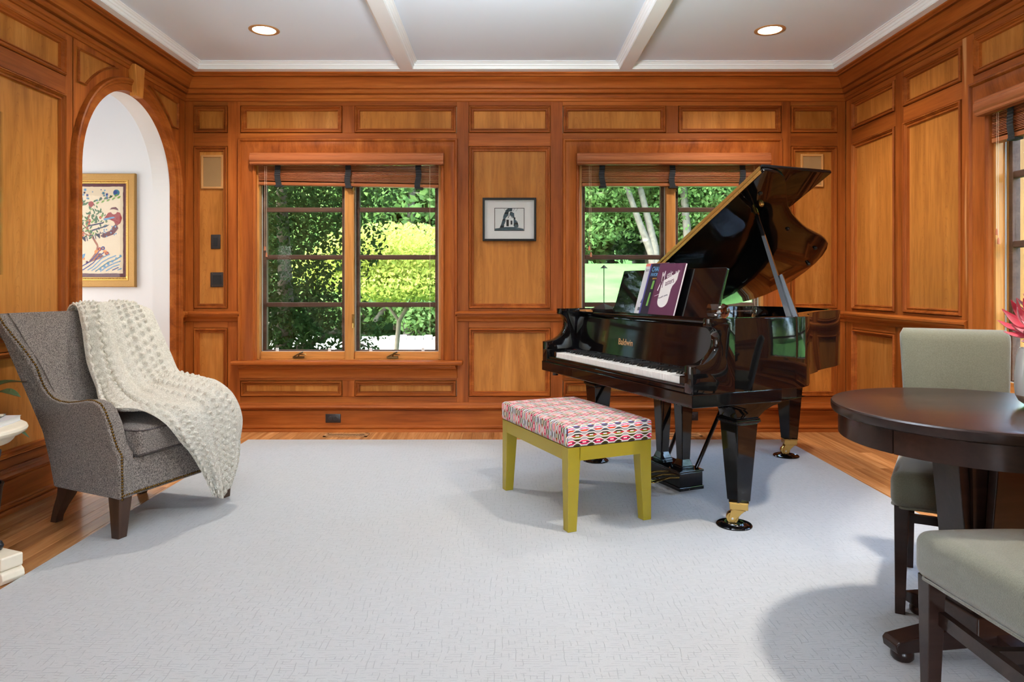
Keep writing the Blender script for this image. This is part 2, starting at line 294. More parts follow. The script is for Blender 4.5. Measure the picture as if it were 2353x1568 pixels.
# ------------------------------------------------------------------ mesh helpers
class MB:
    def __init__(s): s.v = []; s.f = []; s.m = []
    def add(s, V, F, mi=0, T=None):
        o = len(s.v)
        s.v += [tuple(T @ Vector(p)) if T else tuple(p) for p in V]; s.f += [tuple(i+o for i in f) for f in F]; s.m += [mi]*len(F); return s
    def box(s, x0, x1, y0, y1, z0, z1, mi=0, T=None):
        return s.add([(x0, y0, z0), (x1, y0, z0), (x1, y1, z0), (x0, y1, z0), (x0, y0, z1), (x1, y0, z1), (x1, y1, z1), (x0, y1, z1)],
                     [(0, 3, 2, 1), (4, 5, 6, 7), (0, 1, 5, 4), (1, 2, 6, 5), (2, 3, 7, 6), (3, 0, 4, 7)], mi, T)
    def frus(s, b0, b1, z0, z1, mi=0, T=None):     # b=(x0,x1,y0,y1) at z0 and z1
        V = [(b[i], b[j], z) for b, z in ((b0, z0), (b1, z1)) for i, j in ((0, 2), (1, 2), (1, 3), (0, 3))]
        return s.add(V, [(0, 3, 2, 1), (4, 5, 6, 7), (0, 1, 5, 4), (1, 2, 6, 5), (2, 3, 7, 6), (3, 0, 4, 7)], mi, T)
    def prism(s, poly, a0, a1, ax='x', mi=0, T=None):   # poly in the other two axes
        def p3(p, a): return (a, p[0], p[1]) if ax == 'x' else (p[0], a, p[1]) if ax == 'y' else (p[0], p[1], a)
        k = len(poly); V = [p3(p, a0) for p in poly]+[p3(p, a1) for p in poly]
        F = [tuple(range(k)), tuple(range(2*k-1, k-1, -1))]+[(i, i+k, (i+1) % k+k, (i+1) % k) for i in range(k)]
        return s.add(V, F, mi, T)
    def tube(s, pts, r, seg=8, mi=0, T=None, cap=True):
        pts = [Vector(p) for p in pts]; k = len(pts); rs = r if isinstance(r, (list, tuple)) else [r]*k; V = []; F = []
        up = None
        for i, p in enumerate(pts):
            d = (pts[min(i+1, k-1)]-pts[max(i-1, 0)]).normalized()
            if up is None: up = Vector((0, 0, 1)) if abs(d.z) < .9 else Vector((1, 0, 0))
            a = d.cross(up).normalized(); c = a.cross(d).normalized(); up = c
            V += [tuple(p+(a*cos(2*pi*j/seg)+c*sin(2*pi*j/seg))*rs[i]) for j in range(seg)]
        for i in range(k-1): F += [(i*seg+j, i*seg+(j+1) % seg, (i+1)*seg+(j+1) % seg, (i+1)*seg+j) for j in range(seg)]
        if cap: F += [tuple(range(seg-1, -1, -1)), tuple((k-1)*seg+j for j in range(seg))]
        return s.add(V, F, mi, T)
    def lathe(s, prof, seg=32, mi=0, T=None):      # prof [(r,z)]
        k = len(prof); V = [(r*cos(2*pi*j/seg), r*sin(2*pi*j/seg), z) for r, z in prof for j in range(seg)]
        F = [(i*seg+j, i*seg+(j+1) % seg, (i+1)*seg+(j+1) % seg, (i+1)*seg+j) for i in range(k-1) for j in range(seg)]
        if prof[0][0] > 1e-6: F.append(tuple(range(seg-1, -1, -1)))
        if prof[-1][0] > 1e-6: F.append(tuple((k-1)*seg+j for j in range(seg)))
        return s.add(V, F, mi, T)
    def ring(s, x0, x1, z0, z1, prof, bottom=True, mi=0):   # mitred frame on a wall face, prof [(inward, y)]
        k = len(prof); V = []
        for w, y in prof: V += [(x0+w, y, z0+(w if bottom else 0)), (x1-w, y, z0+(w if bottom else 0)), (x1-w, y, z1-w), (x0+w, y, z1-w)]
        F = []
        for i in range(k-1):
            for j in range(4):
                if j == 0 and not bottom: continue
                F.append((i*4+j, i*4+(j+1) % 4, (i+1)*4+(j+1) % 4, (i+1)*4+j))
        return s.add(V, F, mi)
    def mould(s, x0, x1, prof, m0=0, m1=0, mi=0):  # prof [(d out of wall, z)], swept along x, mitre flags
        k = len(prof); V = [(x0+m0*d, -d, z) for d, z in prof]+[(x1-m1*d, -d, z) for d, z in prof]
        F = [(i, i+1, i+1+k, i+k) for i in range(k-1)]+[tuple(range(k-1, -1, -1)), tuple(range(k, 2*k))]
        return s.add(V, F, mi)
    def grid(s, nu, nv, fn, mi=0, closed_u=False):
        V = [fn(i/(nu if closed_u else nu-1), j/(nv-1)) for j in range(nv) for i in range(nu)]
        F = [(j*nu+i, j*nu+(i+1) % nu, (j+1)*nu+(i+1) % nu, (j+1)*nu+i) for j in range(nv-1) for i in range(nu if closed_u else nu-1)]
        return s.add(V, F, mi)
    def rbox(s, c, h, r, nseg=4, crown=0, mi=0, T=None, n=8):   # rounded box, optional crowned top
        def axis(hh): 
            inner = hh-r; a = [(-hh)+r*(1-cos(pi/2*i/nseg)) for i in range(nseg)]
            a += list(np.linspace(-inner, inner, n)); a += [inner+r*sin(pi/2*i/nseg) for i in range(1, nseg+1)]; return a
        A = [axis(hh) for hh in h]; idx = {}; V = []; F = []
        def vid(p):
            key = tuple(round(x, 6) for x in p)
            if key not in idx:
                q = Vector([max(-(hh-r), min(hh-r, x)) for x, hh in zip(p, h)]); d = Vector(p)-q
                o = q+(d.normalized()*r if d.length > 1e-9 else d)
                if crown and o.z > 0: o.z += crown*(1-(o.x/h[0])**2)*(1-(o.y/h[1])**2)*(o.z/h[2])
                idx[key] = len(V); V.append(tuple(o+Vector(c)))
            return idx[key]
        for ax in range(3):
            b1, b2 = [(1, 2), (2, 0), (0, 1)][ax]
            for sg in (-1, 1):
                for i in range(len(A[b1])-1):
                    for j in range(len(A[b2])-1):
                        q = []
                        for ii, jj in ((i, j), (i+1, j), (i+1, j+1), (i, j+1)):
                            p = [0, 0, 0]; p[ax] = sg*h[ax]; p[b1] = A[b1][ii]; p[b2] = A[b2][jj]; q.append(vid(p))
                        F.append(tuple(q if sg > 0 else q[::-1]))
        return s.add(V, F, mi, T)
    def build(s, name, mat, parent=None, smooth=None, bevel=0, bseg=2, kind=None, recalc=True, label=None):
        me = bpy.data.meshes.new(name); me.from_pydata(s.v, [], s.f)
        for mm in (mat if isinstance(mat, (list, tuple)) else [mat]): me.materials.append(MATS[mm])
        if any(s.m): me.polygons.foreach_set('material_index', s.m)
        if recalc or bevel:
            bm = bmesh.new(); bm.from_mesh(me)
            if bevel:
                bmesh.ops.remove_doubles(bm, verts=bm.verts, dist=1e-6)
                bmesh.ops.recalc_face_normals(bm, faces=bm.faces)
                es = [e for e in bm.edges if len(e.link_faces) == 2 and e.calc_face_angle(0) > .5]
                bmesh.ops.bevel(bm, geom=es, offset=bevel, segments=bseg, affect='EDGES', profile=.5, clamp_overlap=True)
            else: bmesh.ops.recalc_face_normals(bm, faces=bm.faces)
            bm.to_mesh(me); bm.free()
        if smooth:
            me.polygons.foreach_set('use_smooth', [True]*len(me.polygons)); me.set_sharp_from_angle(angle=radians(smooth))
        o = bpy.data.objects.new(name, me); COL.objects.link(o)
        if parent: o.parent = parent
        if kind: o['kind'] = kind
        if label: o['label'] = label
        return o
def tag(o, label, cat, group=None, kind=None):
    o['label'] = label; o['category'] = cat
    if group: o['group'] = group
    if kind: o['kind'] = kind
    return o
def thing(name, label, cat, loc=(0, 0, 0), rz=0, group=None, kind=None):
    o = bpy.data.objects.new(name, None); COL.objects.link(o); o.location = loc; o.rotation_euler = (0, 0, rz); o.empty_display_size = .1
    return tag(o, label, cat, group, kind)
def Bx(x0, x1, y0, y1, z0, z1): return MB().box(x0, x1, y0, y1, z0, z1)
def text(s, size, name, mat, parent, T, extrude=.0004, shear=0, sx=1.0, align='LEFT', spacing=1.0):
    c = bpy.data.curves.new(name, 'FONT'); c.body = s; c.size = size; c.extrude = extrude; c.shear = shear; c.align_x = align; c.space_character = spacing; c.resolution_u = 3
    t = bpy.data.objects.new(name, c); COL.objects.link(t); bpy.context.view_layer.update()
    me = bpy.data.meshes.new_from_object(t); bpy.data.objects.remove(t)
    me.transform(T @ Matrix.Diagonal((sx, 1, 1, 1))); me.materials.clear(); me.materials.append(MATS[mat])
    o = bpy.data.objects.new(name, me); COL.objects.link(o); o.parent = parent; return o
def copy_tree(o, parent=None):
    c = o.copy(); COL.objects.link(c); c.parent = parent
    for ch in o.children: copy_tree(ch, c)
    return c
# ------------------------------------------------------------------ room shell
YB, XL, XR, YR = 5.385, -2.483, 2.66, -2.5      # wall face planes
SB = YB/FPX
def bx(px): return (px-1158)*SB
def bz(py): return 1.14-(py-655)*SB
wall_back = thing('wall_back', 'cherry panelled wall with two windows behind the piano', 'wall', (0, YB, 0), 0, kind='structure')
wall_left = thing('wall_left', 'cherry panelled wall with arched opening behind the armchair', 'wall', (XL, 0, 0), pi/2, kind='structure')
wall_right = thing('wall_right', 'cherry panelled wall to the right of the piano', 'wall', (XR, 0, 0), -pi/2, kind='structure')
FZ0, FZ1, TZ0, TZ1, LZ0, LZ1 = 2.322, 2.535, .954, 2.22, .27, .805
TOPZ = 2.60
PPROF = [(.004, .018), (.004, -.006), (.008, -.013), (.013, -.013), (.016, -.004), (.019, -.004), (.024, .006), (.029, .007), (.031, .002), (.036, .002), (.040, .018)]
def panel(wall, x0, x1, z0, z1):
    MB().ring(x0, x1, z0, z1, PPROF).build('panel_moulding', 'cherry_v' if z1-z0 > x1-x0 else 'cherry_x', wall)
    Bx(x0+.0005, x1-.0005, .0175, .0295, z0+.0005, z1-.0005).build('panel', 'cherry_field', wall)
def stile(wall, x0, x1, z0, z1): Bx(x0, x1, 0, .03, z0, z1).build('stile', 'cherry_z', wall, bevel=.0015, bseg=1)
def rail(wall, x0, x1, z0, z1): Bx(x0, x1, .0005, .03, z0, z1).build('rail', 'cherry_x', wall, bevel=.0015, bseg=1)
CRAIL = [(0, .852), (.010, .855), (.014, .862), (.014, .872), (.02, .88), (.030, .888), (.036, .898), (.036, .908), (.042, .912), (.042, .924), (.034, .932), (.02, .936), (0, .937)]
def chair_rail(wall, x0, x1, m0=0, m1=0): MB().mould(x0, x1, CRAIL, m0, m1).build('chair_rail', 'cherry_x', wall, smooth=35)
def full_bay(wall, x0, x1):
    panel(wall, x0, x1, FZ0, FZ1); panel(wall, x0, x1, TZ0, TZ1); panel(wall, x0, x1, LZ0, LZ1)
    for a, c in ((.15, LZ0), (LZ1, TZ0), (TZ1, FZ0), (FZ1, TOPZ)): rail(wall, x0, x1, a, c)
def window_bay(wall, x0, x1, top=2.272, sill=.52):
    mid = (x0+x1)/2
    for a, c in ((x0+.004, mid-.048), (mid+.048, x1-.004)):
        panel(wall, a, c, FZ0, FZ1); panel(wall, a, c, LZ0, .395)
    stile(wall, mid-.048, mid+.048, FZ0, FZ1); stile(wall, mid-.048, mid+.048, LZ0, .395)
    rail(wall, x0, x1, FZ1, TOPZ); rail(wall, x0, x1, top-.03, FZ0); rail(wall, x0, x1, .15, LZ0); rail(wall, x0, x1, .395, sill)
# back wall
W1, W2 = bx(800.5), bx(1544); WH2 = .718; CAS = .132
for a, c in ((425, 445), (523.5, 552), (1049.5, 1077), (1265, 1293), (1796, 1817), (1924, 1943)): stile(wall_back, bx(a), bx(c), .15, TOPZ)
full_bay(wall_back, bx(445), bx(523.5)); full_bay(wall_back, bx(1077), bx(1265)); full_bay(wall_back, bx(1817), bx(1924))
window_bay(wall_back, bx(552), bx(1049.5)); window_bay(wall_back, bx(1293), bx(1796))
chair_rail(wall_back, XL, bx(553), 1, 0); chair_rail(wall_back, bx(1047), bx(1297), 0, 0); chair_rail(wall_back, bx(1792), XR, 0, 1)
OP0, OP1 = .554, 2.142      # window opening heights
def core(wall, x0, x1, wins, mat='white_paint'):
    mb = MB(); x = x0
    for w in sorted(wins):
        a, c = w-WH2, w+WH2
        mb.box(x, a, .03, .17, 0, 2.9); mb.box(a, c, .03, .17, 0, OP0-.02); mb.box(a, c, .03, .17, OP1+.02, 2.9); x = c
    mb.box(x, x1, .03, .17, 0, 2.9); return mb
core(wall_back, XL-.17, XR+.17, [W1, W2]).build('wall_core', 'facade', wall_back)
# right wall: local x = -Y
W3 = -3.07
for a, c in ((-YB, -5.287), (-4.704, -4.607), (-4.02, -3.92), (-2.22, -2.12), (-1.15, -1.05), (-.08, .02)): stile(wall_right, a, c, .15, TOPZ)
full_bay(wall_right, -5.287, -4.704); full_bay(wall_right, -4.607, -4.02); window_bay(wall_right, -3.92, -2.22)
full_bay(wall_right, -2.12, -1.15); full_bay(wall_right, -1.05, -.08); full_bay(wall_right, .02, 2.45)
chair_rail(wall_right, -YB, -3.94, 1, 0); chair_rail(wall_right, -2.2, 2.5, 0, 0)
core(wall_right, -YB-.17, 2.67, [W3]).build('wall_core', 'facade', wall_right)
# left wall: local x = Y, arched opening
AX, AR, AS = 4.63, .577, 1.84
for a, c in ((3.92, 3.99), (2.75, 2.85), (1.7, 1.8), (.65, .75)): stile(wall_left, a, c, .15, TOPZ)
full_bay(wall_left, 2.85, 3.92); full_bay(wall_left, 1.8, 2.75); full_bay(wall_left, .75, 1.7); full_bay(wall_left, -2.45, .65)
chair_rail(wall_left, -2.5, 3.955, 0, 0); chair_rail(wall_left, 5.30, YB, 0, 1)
stile(wall_left, 5.295, YB, .15, 1.84)
NA = 40
arc = [(AX-AR*cos(pi*i/NA), AS+AR*sin(pi*i/NA)) for i in range(NA+1)]
mb = MB().box(YR-.17, AX-AR, .03, .16, 0, 2.9).box(AX+AR, YB+.17, .03, .16, 0, 2.9)
V = []; 
for x, z in arc: V += [(x, .03, z), (x, .16, z), (x, .03, 2.9), (x, .16, 2.9)]
F = []
for i in range(NA):
    a, c = i*4, (i+1)*4; F += [(a, c, c+2, a+2), (a+1, a+3, c+3, c+1), (a, a+1, c+1, c)]
mb.add(V, F).build('wall_core', 'white_paint', wall_left, recalc=False)
R1 = AR+.07
arco = [(AX-R1*cos(pi*i/NA), AS+R1*sin(pi*i/NA)) for i in range(NA+1)]
V = []
for (x, z) in arco: V += [(x, 0, z), (x, 0, TOPZ), (x, .03, z), (x, .03, TOPZ)]
F = [q for i in range(NA) for q in ((i*4, i*4+4, i*4+5, i*4+1), (i*4, i*4+2, i*4+6, i*4+4))]
mb = MB().add(V, F); mb.box(AX+R1, YB, 0, .03, 1.84, TOPZ); mb.build('spandrel_board', 'cherry_z', wall_left)
def ring_poly(poly, prof):
    k = len(poly); P = [Vector((x, z)) for x, z in poly]; N = []
    for i in range(k):
        e1 = (P[i]-P[i-1]).normalized(); e2 = (P[(i+1) % k]-P[i]).normalized(); n1 = Vector((-e1.y, e1.x)); n2 = Vector((-e2.y, e2.x)); t = (n1+n2)
        N.append(t/max(.35, t.dot(n1)) if t.length > 1e-6 else n1)
    V = [((P[i]+N[i]*w).x, y, (P[i]+N[i]*w).y) for w, y in prof for i in range(k)]
    return MB().add(V, [(a*k+i, a*k+(i+1) % k, (a+1)*k+(i+1) % k, (a+1)*k+i) for a in range(len(prof)-1) for i in range(k)])
R2 = AR+.135
def spandrel(sgn):
    z0, z1, xe = 2.318, 2.528, (4.016 if sgn < 0 else 5.262)
    t0, t1 = math.asin((z0-AS)/R2), math.asin((z1-AS)/R2)
    cu = [(AX+sgn*R2*cos(t0+(t1-t0)*i/10), AS+R2*sin(t0+(t1-t0)*i/10)) for i in range(11)]
    poly = ([(xe, z0)]+cu+[(xe, z1)]) if abs(cu[0][0]-xe) > .01 else [(xe, z0)]+cu[1:]+[(xe, z1)]
    if sgn > 0: poly = poly[::-1]
    pr = [(w*.8, y-.004) for w, y in PPROF]
    ring_poly(poly, pr).build('panel_moulding', 'cherry_x', wall_left)
    MB().prism(poly, -.003, .02, 'y').build('panel', 'cherry_field', wall_left)
spandrel(-1); spandrel(1)
# arch surround
trim_arch = thing('trim_4', 'arched cherry surround with keystone around the white opening', 'arch trim', (XL, 0, 0), pi/2, kind='structure')
path = [((AX-AR), 0.0)]+[((AX-AR), z) for z in (.6, 1.2)]+arc+[((AX+AR), z) for z in (1.2, .6, 0.0)]
aprof = [(-.004, .165), (-.004, -.010), (.004, -.016), (.046, -.016), (.05, -.022), (.056, -.024), (.062, -.024), (.066, -.03), (.076, -.034), (.084, -.03), (.088, -.02), (.088, .01)]
aprof = aprof[1:]; aprof[0] = (-.004, .03)
V = []
for i, (x, z) in enumerate(path):
    if z <= AS and (x < AX-AR+1e-6): nx, nz = -1, 0
    elif z <= AS and (x > AX+AR-1e-6): nx, nz = 1, 0
    else: nx, nz = (x-AX)/AR, (z-AS)/AR
    V += [(x+nx*w, y, z+nz*w) for w, y in aprof]
k = len(aprof)
MB().add(V, [(i*k+j, i*k+j+1, (i+1)*k+j+1, (i+1)*k+j) for i in range(len(path)-1) for j in range(k-1)]).build('arch_moulding', 'cherry_x', trim_arch, smooth=40)
MB().prism([(AX-.038, AS+AR-.02), (AX+.038, AS+AR-.02), (AX+.062, AS+AR+.185), (AX-.062, AS+AR+.185)], -.05, 0, 'y').build('keystone', 'cherry_field', trim_arch, bevel=.003)
# cornices and baseboards
CORN = [(0, 2.566), (.010, 2.568), (.014, 2.576), (.014, 2.585), (.022, 2.59), (.026, 2.60), (.026, 2.608), (.026, 2.612), (.014, 2.614), (.014, 2.620), (.040, 2.622), (.046, 2.627), (.05, 2.636), (.05, 2.646), (.044, 2.648), (.044, 2.653), (.066, 2.656), (.068, 2.664), (.072, 2.676), (.084, 2.696), (.1, 2.712), (.118, 2.722), (.106, 2.724), (.106, 2.729), (.126, 2.731), (.126, 2.742), (.134, 2.744), (.14, 2.75), (.14, 2.762), (0, 2.762)]
BASE = [(0, .225), (.012, .224), (.014, .216), (.018, .208), (.018, .204), (.026, .198), (.03, .188), (.026, .178), (.018, .173), (.004, .169), (.004, .164), (.010, .16), (.010, .052), (.014, .05), (.016, .046), (.016, .044), (.022, .042), (.024, .034), (.022, .026), (.018, .022), (.03, .02), (.034, .012), (.034, 0), (0, 0)]
def run(nm, label, cat, prof, loc, rz, x0, x1, m0, m1):
    o = MB().mould(x0, x1, prof, m0, m1).build(nm, 'cherry_x', smooth=35); o.location = loc; o.rotation_euler = (0, 0, rz); tag(o, label, cat, kind='structure'); return o
run('trim_1', 'stepped cherry cornice along the top of the window wall', 'cornice', CORN, (0, YB, 0), 0, XL, XR, 1, 1)
run('trim_2', 'stepped cherry cornice above the arch', 'cornice', CORN, (XL, 0, 0), pi/2, -2.5, YB, 0, 1)
run('trim_3', 'stepped cherry cornice above the right wall panels', 'cornice', CORN, (XR, 0, 0), -pi/2, -YB, 2.5, 1, 0)
run('baseboard_back', 'tall moulded cherry baseboard under the windows', 'baseboard', BASE, (0, YB, 0), 0, XL, XR, 1, 1)
run('baseboard_left', 'tall moulded cherry baseboard behind the armchair', 'baseboard', BASE, (XL, 0, 0), pi/2, -2.5, 3.955, 0, 0)
run('baseboard_right', 'tall moulded cherry baseboard on the right wall', 'baseboard', BASE, (XR, 0, 0), -pi/2, -YB, 2.5, 1, 0)
# rear wall behind the camera, with an opening added for the fill light
mb = MB(); x = XL-.17
for w in (.12,):
    mb.box(x, w-1.15, YR-.15, YR, 0, 2.9); mb.box(w-1.15, w+1.15, YR-.15, YR, 0, .3); mb.box(w-1.15, w+1.15, YR-.15, YR, 1.9, 2.9); x = w+1.15
mb.box(x, XR+.17, YR-.15, YR, 0, 2.9)
tag(mb.build('wall_rear', 'cherry_field'), 'wood wall behind the camera with an added wide light opening', 'wall', kind='structure')
# ceiling with coffers
ZC, ZB = 2.812, 2.758
ceiling = thing('ceiling', 'white coffered ceiling with shallow beams', 'ceiling', kind='structure')
Bx(XL-.2, XR+.2, YR-.2, YB+.2, ZC, ZC+.1).build('ceiling_panel', 'ceiling_paint', ceiling)
beams = [(-.7786, -.684), (.867, .958)]
ex0, ex1, ey0, ey1 = XL+.19, XR-.19, YR+.19, YB-.2
for x0, x1 in beams: Bx(x0, x1, ey0, ey1, ZB, ZC).build('beam', 'trim_white', ceiling)
for a in (1.30,): Bx(ex0, ex1, a-.047, a+.047, ZB+.0005, ZC).build('beam', 'trim_white', ceiling)
mb = MB(); mb.box(XL-.2, ex0, YR-.2, YB+.2, ZB, ZC); mb.box(ex1, XR+.2, YR-.2, YB+.2, ZB, ZC); mb.box(ex0, ex1, ey1, YB+.2, ZB, ZC); mb.box(ex0, ex1, YR-.2, ey0, ZB, ZC)
mb.build('ceiling_border', 'trim_white', ceiling)
cpr = [(0, ZB+.004), (.004, ZB+.004), (.008, ZB+.02), (.014, ZB+.024), (.016, ZB+.036), (.024, ZB+.040), (.028, ZB+.046), (.036, ZB+.049), (.036, ZC)]
for x0, x1 in ((ex0, beams[0][0]), (beams[0][1], beams[1][0]), (beams[1][1], ex1)):
    for y0, y1 in ((ey0, 1.253), (1.347, ey1)):
        V = []
        for w, z in cpr: V += [(x0+w, y0+w, z), (x1-w, y0+w, z), (x1-w, y1-w, z), (x0+w, y1-w, z)]
        MB().add(V, [(i*4+j, i*4+(j+1) % 4, (i+1)*4+(j+1) % 4, (i+1)*4+j) for i in range(len(cpr)-1) for j in range(4)]).build('coffer_moulding', 'trim_white', ceiling)
# unseen slab added to block direct sun, with eaves deepened for it
tag(Bx(XL-2.5, XR+.45, YR-3.2, YB+1.6, 2.92, 3.05).build('sun_block_roof', 'roof_grey'), 'unseen flat grey slab with eaves deepened to block the sun', 'sun_block_roof', kind='structure')
# floor: oak boards
floor = thing('floor', 'warm oak strip floor around the rug', 'floor', kind='structure')
Bx(XL-.2, XR+.2, YR-.2, YB+.2, -.14, -.012).build('subfloor', 'oak_floor', floor)
PW = .083; ncol = int((XR-XL)/PW)+1
plank_cache = {}
def plank(x0, w, y0, y1):
    key = (round(w, 4), round(y1-y0, 3))
    if key not in plank_cache:
        o = Bx(.0004, w-.0004, 0, y1-y0, -.012, 0).build('plank', 'oak_floor', floor, bevel=.0008, bseg=1); plank_cache[key] = o.data
    else:
        o = bpy.data.objects.new('plank', plank_cache[key]); COL.objects.link(o); o.parent = floor
    o.location = (x0, y0, 0)
for i in range(ncol):
    x0 = XL+i*PW; w = min(PW, XR-x0)
    if w < .01: continue
    side = x0 < -1.80 or x0+w > 1.98
    if side:
        y = YR+random.choice((0, .4, .8)) ; 
        if y > YR: plank(x0, w, YR, y)
        while y < YB-.001:
            L = random.choice((1.2, 1.6, 2.0)); y2 = min(YB, y+L)
            if YB-y2 < .35: y2 = YB
            plank(x0, w, y, y2); y = y2
    else:
        y = 4.55+random.choice((0, .1, .2)); plank(x0, w, y, YB); plank(x0, w, YR, y)
# ------------------------------------------------------------------ hall beyond the arch
HX0, HX1, HY0, HY1, HZ = -4.6, XL-.16, 2.9, 6.0, 2.78
tag(Bx(HX0-.1, HX1+.02, HY1, HY1+.1, 0, HZ).build('wall_hall', 'white_paint'), 'plain white hall wall behind the gold framed picture', 'wall', kind='structure')
tag(MB().box(HX0-.1, HX0, HY0-.1, HY1+.1, 0, HZ).box(HX0-.1, HX1, HY0-.1, HY0, 0, HZ).box(HX1, HX1+.13, YB+.17, HY1+.1, 0, HZ).build('wall_hall_side', 'white_paint'), 'white hall side walls seen through the arch', 'wall', kind='structure')
tag(Bx(HX0-.1, HX1+.14, HY0-.1, HY1+.1, HZ, HZ+.1).build('ceiling_hall', 'ceiling_paint'), 'white hall ceiling beyond the arch', 'ceiling', kind='structure')
tag(Bx(HX0-.1, HX1+.17, HY0-.1, HY1+.1, -.1, 0).build('floor_hall', 'oak_floor'), 'oak hall floor beyond the arch', 'floor', kind='structure')
# ------------------------------------------------------------------ downlights
def downlight(x, y, z, label, power=135, col=(1, .93, .84), group='recessed ceiling lights'):
    t = thing('recessed_downlight', label, 'ceiling light', (x, y, z), group=group)
    MB().lathe([(.073, .0), (.075, -.004), (.09, -.006), (.098, -.002), (.098, .0)], 40).build('trim_ring', 'chrome' if z > 9 else 'register_tan', t, smooth=40)
    MB().lathe([(0, -.0015), (.0735, -.0015), (.0735, .0)], 40).build('lens', 'lamp_lens', t)
    d = bpy.data.lights.new('downlight_beam', 'SPOT'); d.energy = power; d.color = col; d.spot_size = radians(150); d.spot_blend = .9; d.shadow_soft_size = .08
    o = bpy.data.objects.new('downlight_beam', d); COL.objects.link(o); o.parent = t; o.location = (0, 0, -.02); return t
DY = 1.672*FPX/586
downlight((607-1158)/FPX*DY, DY, ZC, 'recessed round ceiling light in the left coffer')
downlight((1769-1158)/FPX*DY, DY, ZC, 'recessed round ceiling light in the right coffer')
for xx in (-1.57, 1.74):
    for yy, nm_ in ((2.35, 'over the table zone'), (.2, 'above the camera'), (-1.6, 'near the rear wall')): downlight(xx, yy, ZC, 'recessed round ceiling light '+nm_+(', left coffer' if xx < 0 else ', right coffer'), 240 if (xx > 0 and yy > 2) else 16)
downlight(-4.2, 5.05, HZ, 'added recessed ceiling light brightening the back of the white hall', 22, (.96, .97, 1), 'hall lights'); downlight(-3.4, 3.4, HZ, 'added recessed ceiling light brightening the front of the white hall', 16, (.96, .97, 1), 'hall lights')  # both hall lamps are added to brighten the hall
# ------------------------------------------------------------------ windows
def window(nm, label, loc, rz):
    t = thing(nm, label, 'window', loc, rz, kind='structure')
    W = WH2
    cp = [(0, .01), (0, -.03), (.004, -.036), (.014, -.036), (.02, -.03), (.024, -.022), (.03, -.024), (.06, -.018), (.09, -.008), (.104, -.004), (.108, -.012), (.118, -.014), (.126, -.01), (.132, 0), (.132, .06)]
    MB().ring(-W-CAS, W+CAS, OP0, OP1+CAS, cp, bottom=False).build('casing', 'cherry_v', t, smooth=35)
    # stool and apron
    MB().rbox((0, .0, OP0-.017), (W+.175, .075, .017), .012, 3, n=2).build('stool', 'cherry_x', t, smooth=40)
    pr = [(0, OP0-.034), (.058, OP0-.036), (.056, OP0-.046), (.046, OP0-.052), (.046, OP0-.058), (.036, OP0-.066), (.026, OP0-.085), (.016, OP0-.11), (.012, OP0-.125), (.012, OP0-.138), (0, OP0-.14)]
    MB().mould(-W-CAS, W+CAS, pr, .25, .25).build('apron', 'cherry_x', t, smooth=35)
    # jamb liner
    mb = MB(); mb.box(-W, -W+.018, .02, .175, OP0, OP1); mb.box(W-.018, W, .02, .175, OP0, OP1); mb.box(-W, W, .02, .175, OP1-.018, OP1+.02); mb.box(-W, W, .02, .175, OP0-.02, OP0+.004)
    mb.build('jamb', 'pine_z', t)
    Bx(-.036, .036, .03, .165, OP0, OP1-.018).build('mullion', 'pine_z', t, bevel=.003)
    for s in (-1, 1):
        c = s*(W-.018+.036)/2; hw = (W-.018-.036)/2
        Bx(c-hw, c+hw, .05, .11, OP0+.004, OP0+.062).build('bottom_frame', 'pine_x', t, bevel=.004)
        sx = MB()
        g0, g1, z0, z1 = c-hw+.034, c+hw-.034, OP0+.072, OP1-.05
        sh = thing_part('sash', t)
        for a, b_ in ((c-hw+.006, g0), (g1, c+hw-.006)): Bx(a, b_, .085, .13, OP0+.06, OP1-.02).build('sash_stile', 'sash_brown', sh, bevel=.004)
        for a, b_ in ((OP0+.06, z0), (z1, OP1-.02)): Bx(c-hw+.006, c+hw-.006, .0855, .13, a, b_).build('sash_rail', 'sash_brown', sh, bevel=.004)
        ph = (z1-z0-3*.037)/4
        for i in range(4):
            pz = z0+i*(ph+.037)
            Bx(g0-.004, g1+.004, .105, .109, pz-.004, pz+ph+.004).build('pane', 'pane_glass', sh)
            if i < 3: Bx(g0, g1, .086, .126, pz+ph, pz+ph+.037).build('muntin', 'sash_brown', sh, bevel=.006)
        # clear storm panel with metal edge and plastic clips
        st = thing_part('storm_panel', t)
        mb = MB(); mb.box(c-hw+.004, c-hw+.009, .066, .072, OP0+.06, OP1-.02); mb.box(c+hw-.009, c+hw-.004, .066, .072, OP0+.06, OP1-.02); mb.box(c-hw+.004, c+hw-.004, .066, .072, OP0+.060, OP0+.065)
        mb.build('panel_edge', 'clip_grey', st)
        Bx(c-hw+.009, c+hw-.009, .068, .070, OP0+.065, OP1-.02).build('panel_sheet', 'pane_glass', st)
        for q in (-.62, .62): Bx(c+q*hw-.011, c+q*hw+.011, .058, .066, OP0+.062, OP0+.09).build('clip', 'paper_white', st)
        # crank
        cr = MB(); cr.box(c-.075, c+.012, .028, .05, OP0+.012, OP0+.026); cr.tube([(c-.03, .03, OP0+.026), (c-.02, .02, OP0+.05), (c+.01, .016, OP0+.062)], .006, 6); cr.tube([(c-.07, .034, OP0+.022), (c-.03, .022, OP0+.045), (c+.03, .026, OP0+.04)], .005, 6)
        cr.build('crank', 'bronze', t, smooth=50)
    for zz in (.86, 1.93):
        MB().box(.024, .04, .014, .034, zz-.05, zz+.05).tube([(.032, .016, zz-.02), (.034, .0, zz-.06)], .005, 6).build('sash_lock', 'brass', t)
    return t
def thing_part(nm, parent):
    o = bpy.data.objects.new(nm, None); COL.objects.link(o); o.parent = parent; o.empty_display_size = .05; return o
window('window_1', 'double casement window looking onto the dark tree and road', (W1, YB, 0), 0)
